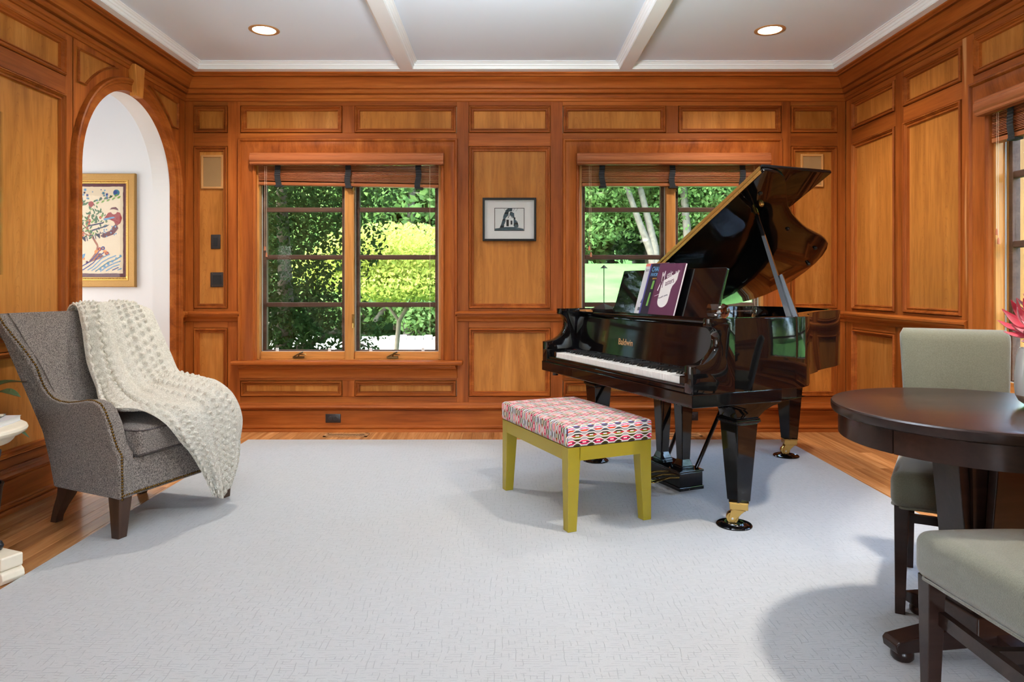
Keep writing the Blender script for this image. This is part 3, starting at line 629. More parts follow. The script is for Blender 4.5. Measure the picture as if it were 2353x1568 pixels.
window('window_2', 'double casement window behind the open piano lid', (W2, YB, 0), 0)
window('window_3', 'casement window in the right wall behind the flowers', (XR, -W3, 0), -pi/2)
def blind(label, loc, rz, tilt, nslat=15):
    t = thing('wooden_blind', label, 'window blind', loc, rz, group='raised wooden blinds')
    zt, hw = 2.156, .70
    vp = [(0, zt), (.046, zt), (.052, zt-.006), (.052, zt-.018), (.058, zt-.024), (.060, zt-.05), (.056, zt-.062), (.050, zt-.068), (.050, zt-.08), (.044, zt-.088), (0, zt-.088)]
    mb = MB().mould(-.745, .745, [(d+.016, z) for d, z in vp]); mb.build('valance', 'blind_wood', t, smooth=30)
    z0 = zt-.092; dz = .0088
    for i in range(nslat):
        f = i/(nslat-1)
        T = Matrix.Translation((0, .022, z0-i*dz)) @ Matrix.Rotation(tilt*f, 4, 'Y') @ Matrix.Rotation(-.16+random.uniform(-.05, .05), 4, 'X')
        MB().box(-hw, hw, -.024, .024, -.0018, .0018, T=T).build('slat', 'blind_wood', t)
    zb = z0-nslat*dz-.012
    T = Matrix.Translation((0, .022, zb)) @ Matrix.Rotation(tilt, 4, 'Y')
    MB().box(-hw, hw, -.026, .026, -.012, .012, T=T).build('bottom_rail', 'blind_wood', t, bevel=.004)
    for x in (-.545, .0, .545):
        mb = MB(); pts = []
        zz = z0+.02; zl = zb-.02-tilt*x
        mb.grid(2, 22, lambda u, v: (x+(u-.5)*.044+.008*sin(v*7+x*9)*v, -.012-.006*abs(sin(v*34)), zz+(zl-zz)*v))
        mb.grid(2, 22, lambda u, v: (x+(u-.5)*.044+.008*sin(v*7+x*9)*v, -.0095-.006*abs(sin(v*34)), zz+(zl-zz)*v))
        mb.box(x-.028+.006, x+.028+.006, -.016, .03, zl-.006, zl+.006)
        mb.build('ladder_tape', 'tape_black', t)
    for x, zz in ((-.645, 1.42), (-.632, 1.37)):
        c = MB().tube([(x, -.014, z0), (x, -.016, (z0+zz)/2), (x, -.014, zz)], .0011, 6).build('cord', 'cord', t)
        MB().lathe([(.003, .022), (.006, .014), (.008, -.012), (.0, -.013)], 10, T=Matrix.Translation((x, -.014, zz))).build('tassel', 'tassel', c)
    MB().tube([(.635, -.014, z0), (.637, -.014, .72)], .0012, 6).build('wand_cord', 'cord', t)
    return t
blind('raised wooden blind with black tapes over the dark tree window', (W1, YB, 0), 0, radians(.95))
blind('raised wooden blind with black tapes above the piano lid', (W2, YB, 0), 0, radians(.1))
blind('raised wooden blind with black tape on the right wall window', (XR, -W3, 0), -pi/2, radians(.3))
# ------------------------------------------------------------------ wall fittings
def plate(name, label, cat, px0, px1, py0, py1, kind):
    xc, zc = (bx(px0)+bx(px1))/2, (bz(py0)+bz(py1))/2; w, h = bx(px1)-bx(px0), bz(py0)-bz(py1)
    t = thing(name, label, cat, (xc, YB, zc)); f = .0172 if kind != 'outlet' else -.010
    if kind == 'speaker':
        MB().ring(-w/2, w/2, -h/2, h/2, [(0, f), (0, f-.012), (.004, f-.016), (.016, f-.014), (.018, f-.006)]).build('frame', 'grille_frame', t)
        Bx(-w/2+.015, w/2-.015, f-.008, f, -h/2+.015, h/2-.015).build('grille', 'grille_cloth', t, label='tan grille cloth')
    else:
        MB().rbox((0, f-.003, 0), (w/2, .0045, h/2), .004, 2, n=2).build('cover_plate', 'plastic_dark', t, smooth=40)
        if kind == 'switch':
            Bx(-w*.22, w*.22, f-.012, f-.006, -h*.3, h*.3).build('rocker', 'plastic_black', t, bevel=.002)
        elif kind == 'blank':
            Bx(-w*.32, w*.32, f-.010, f-.006, -h*.32, h*.32).build('insert', 'plastic_black', t, bevel=.002)
            for sx in (-1, 1):
                for sz in (-1, 1): MB().lathe([(0, 0), (.003, 0), (.003, .002), (0, .0025)], 8, T=Matrix.Translation((sx*w*.36, f-.0075, sz*h*.42)) @ Matrix.Rotation(pi/2, 4, 'X')).build('screw', 'bronze', t)
        else:
            for sx in (-1, 1):
                s = MB().lathe([(0, .004), (.0145, .004), (.0165, .002), (.0165, 0)], 20, T=Matrix.Translation((sx*.019, f-.007, 0)) @ Matrix.Rotation(pi/2, 4, 'X')).build('socket', 'plastic_dark', t)
                MB().box(sx*.019-.004, sx*.019+.004, f-.0122, f-.0108, .004, .0065).box(sx*.019-.004, sx*.019+.004, f-.0122, f-.0108, -.0065, -.004).box(sx*.019-.0105, sx*.019-.0065, f-.0122, f-.0108, -.002, .002).build('slot', 'shade_black', s)  # raised black bars, the slots' inner shade put into the colour
    return t
plate('wall_speaker', 'tan wall speaker grille in the narrow panel beside the arch', 'speaker', 461, 512, 356, 434, 'speaker')
plate('wall_speaker', 'tan wall speaker grille in the panel behind the piano lid tip', 'speaker', 1841, 1893, 354, 430, 'speaker')
plate('light_switch', 'small dark rocker switch below the left speaker grille', 'switch', 483, 505, 539, 572, 'switch')
plate('switch_plate', 'larger dark square plate below the rocker switch', 'switch', 482, 514, 626, 660, 'blank')
plate('power_outlet', 'dark double outlet on the baseboard below the left window', 'outlet', 749, 784, 951, 971, 'outlet')
plate('power_outlet', 'dark double outlet on the baseboard seen behind the piano lyre', 'outlet', 1567, 1603, 946, 966, 'outlet')
def register(label, x, y):
    t = thing('floor_register', label, 'floor vent', (x, y, 0), group='floor registers'); w, d = .165, .052
    MB().box(-w, w, -d, d, .0, .002).build('shade_sheet', 'shade_black', t)  # black sheet on the floor stands in for the shade under the louvers
    mb = MB(); mb.box(-w, w, -d, -d+.014, 0, .006); mb.box(-w, w, d-.014, d, 0, .006); mb.box(-w, -w+.022, -d, d, 0, .006); mb.box(w-.022, w, -d, d, 0, .006); mb.build('frame', 'register_tan', t)
    for i in range(23):
        xx = -w+.03+i*(2*w-.06)/22; MB().box(xx-.0028, xx+.0028, -d+.01, d-.01, .0025, .0055).build('louver', 'register_tan', t)
register('tan slotted floor register below the left window', (796-1158)/FPX*5.235, 5.235)
register('tan slotted floor register behind the piano pedals', (1560-1158)/FPX*5.25, 5.25)
# small framed drawing between the windows
xc, zc, pw, ph = bx(1170.5), bz(504.5), bx(1232)-bx(1109), bz(455)-bz(554)
t = thing('framed_drawing', 'small black framed ink drawing of a cottage between the windows', 'picture', (xc, YB, zc))
MB().ring(-pw/2, pw/2, -ph/2, ph/2, [(0, .0172), (0, -.012), (.002, -.014), (.014, -.014), (.016, -.012), (.016, .0)]).build('frame', 'frame_black', t)
Bx(-pw/2+.014, pw/2-.014, .002, .008, -ph/2+.014, ph/2-.014).build('mat_board', 'mat_board', t, label='pale mat board')
iw, ih = pw*.56/2, ph*.53/2
MB().ring(-iw, iw, -ih, ih, [(0, .002), (0, .0004), (.004, .0004), (.004, .002)]).build('inner_line', 'frame_black', t)
pm = MB(); pm.box(-iw+.003, iw-.003, .0012, .003, -ih+.003, ih-.003)
def blob(mb, pts, y, mi): mb.add([(x*iw, y, z*ih) for x, z in pts], [tuple(range(len(pts)))], mi)
blob(pm, [(-.96, -.95), (.95, -.95), (.95, -.82), (.4, -.68), (-.1, -.62), (-.5, -.72), (-.96, -.8)], .0009, 1)
for q in range(26):     # ivy strokes around the gable
    a = q/25; cx_ = -.5+a*.95; cz_ = (-.6+1.25*min(1, a*3)) if a < .33 else (.72-.12*sin(a*9)) if a < .62 else (.62-1.2*(a-.62)/.38); s = .11+.07*random.random()
    blob(pm, [(cx_-s, cz_-s*.9), (cx_+s*.9, cz_-s*.7), (cx_+s, cz_+s*.8), (cx_-s*.4, cz_+s)], .0008-.00001*q, 1 if q % 4 else 2)
blob(pm, [(-.26, -.66), (.28, -.66), (.28, .1), (.02, .48), (-.26, .1)], .0004, 0)
blob(pm, [(-.2, -.6), (-.04, -.6), (-.04, -.02), (-.2, -.02)], .0002, 2); blob(pm, [(.08, -.45), (.2, -.45), (.2, -.1), (.08, -.1)], .0002, 2)
blob(pm, [(-.1, .12), (-.06, .12), (.02, .40), (.0, .46)], .0002, 2); blob(pm, [(.2, .1), (.24, .1), (.05, .46), (.02, .42)], .0002, 2)
for q in range(5): x0 = -.25+q*.17; blob(pm, [(x0, .7), (x0+.015, .7), (x0+.06*(q-2)+.02, .95), (x0+.06*(q-2), .95)], .0002, 2)
pm.build('print', ['print_pale', 'print_slate', 'print_dark'], t, recalc=False, label='ink wash cottage print')
Bx(-pw/2+.014, pw/2-.014, -.004, -.002, -ph/2+.014, ph/2-.014).build('glazing', 'picture_glass', t)
# acrylic frame on the left wall, only its edge in view
t = thing('acrylic_frame', 'clear acrylic box frame at the far left of the panelling', 'picture', (XL, 0, 0), pi/2)
MB().box(2.95, 3.385, -.032, -.026, 1.19, 1.985).build('cover', 'acrylic', t)
MB().box(3.381, 3.385, -.026, .01, 1.19, 1.985).box(2.95, 3.381, -.026, .01, 1.19, 1.194).box(2.95, 3.381, -.026, .01, 1.981, 1.985).build('edge', 'acrylic', t)
Bx(2.98, 3.33, .0, .010, 1.24, 1.93).build('sheet', 'parchment', t)
# ------------------------------------------------------------------ gold framed folk print in the hall
s6 = HY1/FPX; hx = lambda px: (px-1158)*s6; hz = lambda py: 1.14-(py-655)*s6
gx1, gz1, gz0 = hx(314.5), hz(400), hz(660); gw = .80; gx0 = gx1-gw
t = thing('framed_folk_print', 'gold framed colourful tree print on the white hall wall', 'picture', (gx0, HY1, gz0)); gh = gz1-gz0
MB().ring(0, gw, 0, gh, [(0, 0), (0, -.03), (.006, -.036), (.05, -.032), (.056, -.03)]).build('outer_frame', 'frame_gold', t)
MB().ring(.055, gw-.055, .055, gh-.055, [(0, -.028), (.004, -.034), (.012, -.034), (.016, -.026), (.028, -.022), (.032, -.01)]).build('inner_frame', 'frame_gold_bright', t)
bd = MB()
for i in range(60): 
    zz = .095+i*(gh-.19)/59; bd.box(gw-.078, gw-.070, -.03, -.024, zz, zz+.007)
for i in range(44):
    xx = .095+i*(gw-.19)/43; bd.box(xx, xx+.007, -.03, -.024, .070, .078); bd.box(xx, xx+.007, -.03, -.024, gh-.078, gh-.070)
bd.build('beading', 'frame_gold', t, kind='stuff')
Bx(.08, gw-.08, -.012, -.006, .08, gh-.08).build('mat_board', 'mat_plum', t, label='plum mat board')
qx0, qx1, qz0, qz1 = .112, gw-.112, .118, gh-.112
jag = [(qx0, qz0)]+[(qx0+(qx1-qx0)*i/30, qz0+random.uniform(-.002, .002)) for i in range(1, 30)]+[(qx1, qz0)]+[(qx1+random.uniform(-.002, .002), qz0+(qz1-qz0)*i/40) for i in range(1, 40)]+[(qx1, qz1)]+[(qx1-(qx1-qx0)*i/30, qz1+random.uniform(-.002, .002)) for i in range(1, 30)]+[(qx0, qz1)]
MB().prism(jag, -.014, -.011, 'y').build('paper', 'parchment', t, label='deckled cream paper')
INK = ['ink_blue', 'ink_sky', 'ink_green', 'ink_lime', 'ink_red', 'ink_brown', 'ink_orange', 'ink_navy', 'ink_maroon', 'ink_teal', 'parchment']
art = MB(); QW, QH = qx1-qx0, qz1-qz0; lay = [0]
def shp(pts, mi):
    lay[0] += 1; y = -.0142-.000004*lay[0]; art.add([(qx0+x*QW, y, qz0+z*QH) for x, z in pts], [tuple(range(len(pts)))], mi)
def circ(x, z, r, mi, k=12): shp([(x+r*cos(2*pi*i/k), z+r*QW/QH*sin(2*pi*i/k)) for i in range(k)], mi)
def star(x, z, r, mi, k=6):
    a0 = random.random()
    lay[0] += 1; y = -.0142-.000004*lay[0]; pts = [(qx0+QW*(x+(r if i % 2 == 0 else r*.45)*cos(a0+pi*i/k)), y, qz0+QH*z+QW*(r if i % 2 == 0 else r*.45)*sin(a0+pi*i/k)) for i in range(2*k)]
    art.add([(qx0+QW*x, y, qz0+QH*z)]+pts, [(0, i+1, (i+1) % (2*k)+1) for i in range(2*k)], mi)
def leaf(x, z, L, a, mi): shp([(x+(p*cos(a)-q*sin(a))*L, z+(p*sin(a)+q*cos(a))*L*QW/QH) for p, q in ((0, 0), (.35, .2), (.7, .16), (1, 0), (.7, -.16), (.35, -.2))], mi)
def stroke(pts, w, mi):
    for (x0, z0), (x1, z1) in zip(pts, pts[1:]):
        d = sqrt((x1-x0)**2+(z1-z0)**2)+1e-6; nx, nz = -(z1-z0)/d*w, (x1-x0)/d*w
        shp([(x0+nx, z0+nz), (x1+nx, z1+nz), (x1-nx, z1-nz), (x0-nx, z0-nz)], mi)
for i in range(26): star(random.uniform(.06, .82), random.uniform(.84, .965), random.uniform(.012, .034), random.choice((0, 1, 7, 9)))
circ(.90, .93, .05, 9); circ(.885, .935, .03, 0)
stroke([(.50, .14), (.60, .22), (.62, .32), (.54, .42), (.47, .50), (.45, .60), (.50, .68)], .014, 5); stroke([(.54, .42), (.42, .46), (.36, .52)], .007, 5); stroke([(.47, .5), (.38, .58), (.30, .66)], .007, 5); shp([(.47, .12), (.74, .19), (.62, .24), (.58, .24)], 5)
for i in range(150):
    a = random.uniform(0, 2*pi); rr_ = sqrt(random.random()); x, z = .40+.34*rr_*cos(a), .60+.22*rr_*sin(a)
    leaf(x, z, random.uniform(.04, .075), random.uniform(.3, 2.4), random.choice((2, 2, 3, 2)))
for i in range(10): leaf(.55+.04*i, .82+.008*i-.03*(i % 2), .07, .6, random.choice((2, 3)))
for x, z in ((.22, .79), (.36, .81), (.52, .80), (.28, .72), (.12, .75)): circ(x, z, .042, 4); shp([(x-.015, z-.028), (x+.015, z-.028), (x, z-.045)], 4)
for x, z in ((.5, .60), (.49, .57), (.66, .645), (.4, .47), (.4, .44), (.5, .61)): circ(x, z, .02, 4); circ(x, z, .01, 6)
# embracing pair: robe, skirt, hair, trousers
shp([(.70, .62), (.78, .70), (.88, .715), (.955, .70), (.985, .64), (.96, .58), (.90, .545), (.86, .60), (.80, .62)], 4); circ(.865, .715, .045, 10); shp([(.80, .735), (.83, .76), (.89, .765), (.925, .745), (.93, .725), (.86, .742)], 8)
shp([(.86, .55), (.90, .575), (.93, .52), (.86, .45), (.72, .41), (.66, .43), (.70, .46), (.80, .49)], 8)
for i in range(16): circ(random.uniform(.70, .9), .42+.0+random.uniform(.0, .13), .011, 1)
shp([(.46, .535), (.70, .575), (.72, .595), (.48, .555)], 7); shp([(.53, .485), (.76, .54), (.80, .565), (.54, .505)], 7); shp([(.70, .63), (.86, .655), (.88, .64), (.72, .61)], 1)
for (x, z), mi in (((.60, .25), 6), ((.66, .21), 8), ((.73, .25), 6), ((.65, .28), 4), ((.76, .23), 4), ((.70, .29), 0)):
    circ(x, z, .03, mi); circ(x, z, .012, 6)
shp([(.16, .24), (.30, .25), (.33, .29), (.36, .285), (.30, .31), (.25, .29), (.20, .30), (.12, .27)], 8); stroke([(.27, .25), (.27, .16)], .012, 8)
for i in range(7): circ(.16+.05*i, .13+.02*(i % 3), .02, random.choice((4, 6, 8))); 
leaf(.36, .16, .12, .9, 1)
for i in range(9):
    b0 = .30+i*.075; stroke([(min(.98, b0+.09*j+.02*sin(j+i)), .03+.055*j*(1-.05*i)+.01*sin(2*j+i)) for j in range(5) if b0+.09*j < 1.0], .006, random.choice((0, 1, 9, 1)))
for i in range(6): circ(.66+.06*i, .05+.03*i, .02, random.choice((1, 9)))
art.build('print', INK, t, recalc=False, label='tree, birds and flowers print')
TW = Matrix.Translation((0, -.0152, 0)) @ Matrix.Rotation(pi/2, 4, 'X')
text('רודו רודל', .072, 'lettering', 'ink_navy', t, Matrix.Translation((qx0+.30*QW, 0, qz0+.345*QH)) @ Matrix.Rotation(-.22, 4, 'Y') @ TW, sx=.95)
Bx(.08, gw-.08, -.0200, -.0185, .08, gh-.08).build('glazing', 'picture_glass', t)
# ------------------------------------------------------------------ rug
RT = .012
o = MB().rbox((.091, 2.0, RT/2), (1.959, 3.05, RT/2), .005, 2, n=2).build('area_rug', 'rug_pile'); tag(o, 'large pale grey textured area rug covering most of the floor', 'rug')
# ------------------------------------------------------------------ grand piano
PO = (.8525, 3.8365, 0); PRZ = math.atan2(-.923, .385)
piano = thing('grand_piano', 'glossy black grand piano with the lid propped open', 'piano', PO, PRZ)
RZ0, RZ1 = .655, .99
curve = [(-.75, 1.02), (-.742, 1.10), (-.715, 1.19), (-.665, 1.27), (-.59, 1.335), (-.49, 1.38), (-.37, 1.40), (-.25, 1.398), (-.13, 1.378), (-.03, 1.345), (.05, 1.30), (.11, 1.25), (.15, 1.19), (.185, 1.12), (.22, 1.03), (.255, .945), (.295, .87), (.345, .785), (.405, .69), (.475, .60), (.545, .53), (.61, .47), (.67, .415), (.715, .36), (.742, .30), (.75, .23)]
def offs(pts, d):
    P = [Vector(p) for p in pts]; out = []
    for i in range(len(P)):
        e = (P[min(i+1, len(P)-1)]-P[max(i-1, 0)]).normalized(); out.append(tuple(P[i]+Vector((e.y, -e.x))*d))
    return out
outl = [(-.75, -.12), (-.75, .4)]+curve+[(.75, -.12)]
inn = offs(outl, .055)
k = len(outl); V = [(x, y, z) for z in (RZ0, RZ1) for x, y in outl]+[(x, y, z) for z in (RZ0, RZ1) for x, y in inn]
F = []
for i in range(k-1):
    F += [(i, i+1, i+1+k, i+k), (i+2*k, i+3*k, i+1+3*k, i+1+2*k), (i+k, i+1+k, i+1+3*k, i+3*k), (i, i+2*k, i+1+2*k, i+1)]
F += [(0, k, 3*k, 2*k), (k-1, 3*k-1, 4*k-1, 2*k-1)]
MB().add(V, F).build('rim', 'lacquer', piano, bevel=.004, smooth=40)
MB().add([(x, y, .80) for x, y in offs(outl, .05)], [tuple(range(k))]).build('soundboard', 'spruce', piano)
# iron plate, pin block and strings
pl = offs(outl, .10); pl = [p for p in pl if p[1] > .1]; 
MB().prism(pl, .845, .857, 'z').build('iron_plate', 'brass', piano)
Bx(-.64, .64, .02, .14, .83, .875).build('pin_block', 'spruce', piano)
for i in range(5): MB().prism([(-.45+i*.22, .12), (-.42+i*.22, .12), (-.52+i*.10, 1.15-.17*i), (-.55+i*.10, 1.15-.17*i)], .857, .885, 'z').build('plate_strut', 'brass', piano)
st = MB()
for i in range(70):
    x0 = -.60+i*1.2/69; ln = 1.18-max(0, x0+.2)*1.05; st.tube([(x0, .14, .892), (x0*.72-.12*(1-i/69), min(ln, 1.2), .892)], .0009, 3, cap=False)
st.build('strings', 'chrome', piano, kind='stuff')
# cheeks
ck = [(-.345, .66), (-.345, .782)]+[(-.345+.03*i, .786+.0015*i*i) for i in range(1, 3)]+[(-.262, .803), (-.24, .816), (-.222, .834), (-.208, .856), (-.2, .88), (-.2, .905), (-.206, .926), (-.22, .942), (-.238, .952), (-.245, .955), (-.245, .99), (-.11, .99), (-.11, .66)]
for s in (-1, 1): MB().prism(ck, s*.75, s*.69, 'x').build('cheek', 'lacquer', piano, bevel=.002, smooth=40)
Bx(-.752, .752, -.35, .16, .60, .66).build('key_bed', 'lacquer', piano, bevel=.004)
MB().box(-.69, .69, -.336, -.318, .66, .694).box(-.69, .69, -.345, -.336, .66, .680).build('key_slip', 'lacquer', piano, bevel=.003)
for s in (-1, 1): MB().box(min(s*.617, s*.69), max(s*.617, s*.69), -.318, -.15, .66, .728).build('key_block', 'lacquer', piano, bevel=.004)
KW = 1.228/52
for i in range(52):
    x0 = -.614+i*KW; Bx(x0+.0005, x0+KW-.0005, -.316, -.155, .682, .722).build('white_key', 'key_ivory', piano, bevel=.0012, bseg=1)
for i in range(51):
    if (i % 7) in (0, 2, 3, 5, 6):
        xc_ = -.614+(i+1)*KW; MB().frus((xc_-.0055, xc_+.0055, -.262, -.155), (xc_-.0042, xc_+.0042, -.252, -.155), .72, .735).build('black_key', 'key_ebony', piano)
Bx(-.69, .69, -.158, -.15, .722, .73).build('felt_strip', 'felt_red', piano)
fb = MB().prism([(-.152, .724), (-.142, .73), (-.125, .94), (-.105, .945), (-.105, .724)], -.69, .69, 'x').build('fallboard', 'lacquer', piano, bevel=.002)
TB = Matrix.Translation((0, -.1367, .80)) @ Matrix.Rotation(pi/2-.0807, 4, 'X')
text('Baldwin', .052, 'lettering', 'letter_gold', piano, Matrix.Translation((-.19, 0, 0)) @ TB, extrude=.0006, sx=.92)
MB().mould(-.69, .69, [(.09, .945), (.098, .948), (.1, .956), (.11, .958), (.114, .966), (.114, .972), (-.20, .972), (-.20, .945)]).build('music_shelf', 'lacquer', piano, smooth=30)
for s in (-1, 1): MB().box(min(s*.60, s*.692), max(s*.60, s*.692), -.11, .2, .972, .982).build('slide_rail', 'spruce', piano)
# music desk
dk = [(-.495, 0), (-.488, .02), (-.478, .045), (-.474, .075), (-.474, .262), (-.468, .268), (.462, .268), (.47, .262), (.47, .075), (.474, .045), (.484, .02), (.49, 0)]
TD = Matrix.Translation((0, .005, .972)) @ Matrix.Rotation(radians(-17), 4, 'X')
MB().prism(dk, 0, .016, 'y', T=TD).build('music_desk', 'lacquer', piano, bevel=.003)
MB().box(-.46, .46, -.012, 0, .0, .006, T=Matrix.Translation((0, -.035, .972))).build('desk_ledge', 'lacquer', piano)
# lid, folded flap and hinge, turned about the bass side
TH = radians(27.8); TL = Matrix.Translation((-.75, 0, .994)) @ Matrix.Rotation(-TH, 4, 'Y') @ Matrix.Translation((.75, 0, 0))
lo = [(-.757, .21), (.757, .21)]+[(x*1.006+.004 if x > 0 else x*1.009, y+.008) for x, y in curve[::-1]]
MB().prism(lo, 0, .02, 'z', T=TL).build('lid', 'lacquer', piano, bevel=.005, smooth=40)
MB().box(-.757, .757, .215, .672, .024, .044, T=TL).build('lid_flap', 'lacquer', piano, bevel=.006, smooth=40)
hg = MB().box(-.74, .74, .2075, .2105, .001, .019, T=TL); hg.box(-.74, .74, .2115, .2155, .025, .042, T=TL); hg.tube([(-.74, .2075, .022), (.74, .2075, .022)], .004, 8, T=TL)
for i in range(37): hg.tube([(-.72+i*.04, .2085, .010), (-.72+i*.04, .2055, .010)], .0028, 6, T=TL)
hg.build('lid_hinge', 'brass', piano, smooth=40)
def lidpt(u, v, z=0): return TL @ Vector((u, v, z))
for u, v in ((.62, .33), (.30, .80), (.1, 1.2), (-.1, 1.33)): MB().lathe([(0, 0), (.012, 0), (.010, -.01), (0, -.013)], 12, T=TL @ Matrix.Translation((u-.04, v, 0))).build('lid_bumper', 'plastic_black', piano, smooth=60)
MB().lathe([(0, -.022), (.010, -.022), (.013, -.016), (.013, 0)], 16, T=TL @ Matrix.Translation((.5, .40, 0))).build('prop_cup', 'brass', piano, smooth=40)
# prop stick with its folded short stick
a_ = Vector((.700, .27, .95)); b_ = lidpt(.30/.885*1.0+.20, .412); b_ = TL @ Vector((-.75+1.188, .412, -.004))
MB().tube([a_, a_.lerp(b_, .3), b_], [.017, .015, .010], 4).build('prop_stick', 'lacquer', piano)
MB().tube([a_+Vector((.012, .03, .0)), a_.lerp(b_, .40)+Vector((.010, .022, 0))], [.017, .012], 4).build('short_prop', 'lacquer', piano)
MB().tube([b_-(b_-a_).normalized()*.035, b_], .0125, 12).build('prop_tip', 'brass', piano, smooth=40)
# frame below the case
MB().box(-.70, .70, .10, .30, .605, .656).prism([(-.66, .3), (.62, .3), (.50, .52), (.25, .78), (.08, 1.1), (-.1, 1.28), (-.4, 1.32), (-.62, 1.2)], .615, .656, 'z').build('under_frame', 'lacquer_soft', piano)
MB().tube([(-.66, -.30, .60), (-.66, -.30, .575)], .018, 10).build('slide_knob', 'lacquer_soft', piano)
# legs
def piano_leg(x, y, bracket, ang):
    if bracket:
        pf = []
        for i in range(9): a = pi/2*i/8; pf.append((y-.062-.13*(1-sin(a)) , .525+.085*(1-cos(a))))
        pf = [(y-.062, .52), (y-.063, .535), (y-.072, .56), (y-.10, .585), (y-.145, .60), (y-.16, .605), (y+.36, .605), (y+.32, .60), (y+.22, .588), (y+.15, .572), (y+.10, .552), (y+.072, .53), (y+.062, .52)]
        MB().prism(pf, x-.06, x+.06, 'x').build('leg_bracket', 'lacquer', piano, bevel=.004, smooth=40)
    else: MB().frus((x-.062, x+.062, y-.062, y+.062), (x-.085, x+.085, y-.085, y+.085), .52, .656).build('leg_bracket', 'lacquer', piano, bevel=.003)
    mb = MB(); c = lambda h: (x-h, x+h, y-h, y+h)
    mb.frus(c(.066), c(.07), .516, .522); mb.frus(c(.07), c(.07), .504, .516); mb.frus(c(.062), c(.066), .497, .504); mb.frus(c(.037), c(.060), .13, .497)
    mb.build('leg', 'lacquer', piano, bevel=.003)
    ca = thing_part('caster', piano); ca.location = (x, y, 0); ca.rotation_euler = (0, 0, ang)
    mb = MB(); mb.box(-.0445, .0445, -.0445, .0445, .126, .132); mb.box(-.041, .041, -.041, .041, .096, .126); mb.build('ferrule', 'brass', ca, bevel=.002)
    for q in (-1, 1): MB().prism([(-.03, .03), (-.042, .038), (-.044, .05), (-.034, .088), (.022, .096), (.03, .09), (.012, .074), (-.012, .045), (-.02, .032)], q*.021, q*.027, 'x').build('fork', 'brass', ca, bevel=.0015)
    MB().box(-.027, .027, -.03, .032, .086, .098).build('fork_top', 'brass', ca, bevel=.003)
    MB().lathe([(.004, -.019), (.026, -.019), (.029, -.015), (.029, .015), (.026, .019), (.004, .019)], 24, T=Matrix.Translation((0, -.028, .05)) @ Matrix.Rotation(pi/2, 4, 'Y')).build('wheel', 'brass', ca, smooth=40)
    MB().tube([(-.029, -.028, .05), (.029, -.028, .05)], .005, 10).build('axle', 'chrome', ca)
    return Vector((x, y, 0))+Matrix.Rotation(ang, 3, 'Z') @ Vector((0, -.02, 0))
PM = Matrix.Translation(PO) @ Matrix.Rotation(PRZ, 4, 'Z')
cups = [(piano_leg(.643, 0, True, radians(-40)), 'black ridged caster cup under the nearest piano leg'), (piano_leg(-.643, 0, True, radians(-60)), 'black ridged caster cup under the piano leg behind the bench'), (piano_leg(-.27, 1.225, False, radians(-30)), 'black ridged caster cup under the piano tail leg')]
for p, lb in cups:
    w = PM @ p; o = MB().lathe([(0, .010), (.034, .010), (.037, .016), (.043, .016), (.047, .011), (.052, .013), (.056, .009), (.074, .004), (.079, .007), (.082, .004), (.082, -.0005), (0, -.0005)], 44).build('caster_cup', 'lacquer', smooth=35)
    o.location = (w.x, w.y, RT+.0005); tag(o, lb, 'caster cup', 'piano caster cups')
# lyre
ly = thing_part('lyre', piano); ly.location = (.0, .10, 0)
for s in (-1, 1):
    x = s*.095; mb = MB(); c = lambda h: (x-h, x+h, -h, h)
    mb.frus(c(.026), c(.042), .19, .62); mb.frus(c(.038), c(.026), .155, .19); mb.frus(c(.042), c(.042), .14, .155); mb.build('lyre_post', 'lacquer', ly, bevel=.004)
MB().box(-.165, .165, -.075, .075, .055, .13).box(-.17, .17, -.08, .08, .13, .142).box(-.17, .17, -.08, .08, .035, .055).build('pedal_box', 'lacquer', ly, bevel=.003)
for x in (-.07, 0, .07): MB().grid(14, 9, lambda u, v, x=x: (x+cos(u*2*pi)*(.008+.012*min(1, max(0, (v-.35))*2.2))*(1 if v < 1 else 0), -.07-.13*v, .085-.012*v+sin(u*2*pi)*.006*(1 if v < 1 else 0)), closed_u=True).build('pedal', 'brass', ly, smooth=60)
for x in (.035, .07): MB().tube([(x, .05, .14), (x, .05, .62)], .004, 8).build('pedal_rod', 'brass', ly, smooth=60)
for s in (-1, 1): MB().tube([(s*.13, .06, .142), (s*.15, .30, .61)], .011, 8).build('lyre_brace', 'lacquer', ly, smooth=60)
# ---- things on the piano
def on_piano(name, label, cat, x, y, z, rz=0): 
    p = PM @ Vector((x, y, z)); return thing(name, label, cat, tuple(p), PRZ+rz)
BT = Matrix.Rotation(radians(-17), 4, 'X')
def book(name, label, x, y, w, h, th, cover, spine, art=None, lean=0):
    t = on_piano(name, label, 'music book', x, y, .973); T = BT @ Matrix.Rotation(lean, 4, 'Y')
    MB().box(0, w, 0, .0012, 0, h, T=T).build('front_cover', cover, t); MB().box(0, w, th-.0012, th, 0, h, T=T).build('back_cover', cover, t)
    MB().box(-.0012, .0, 0, th, 0, h, T=T).build('spine', spine, t); MB().box(.0005, w-.002, .0012, th-.0012, .001, h-.002, T=T).build('pages', 'paper_white', t)
    if art: art(t, T)
    return t
def flat(parent, T, pts, mat, y, nm): MB().prism(pts, -y-.0003, -y, 'y', T=T).build(nm, mat, parent)
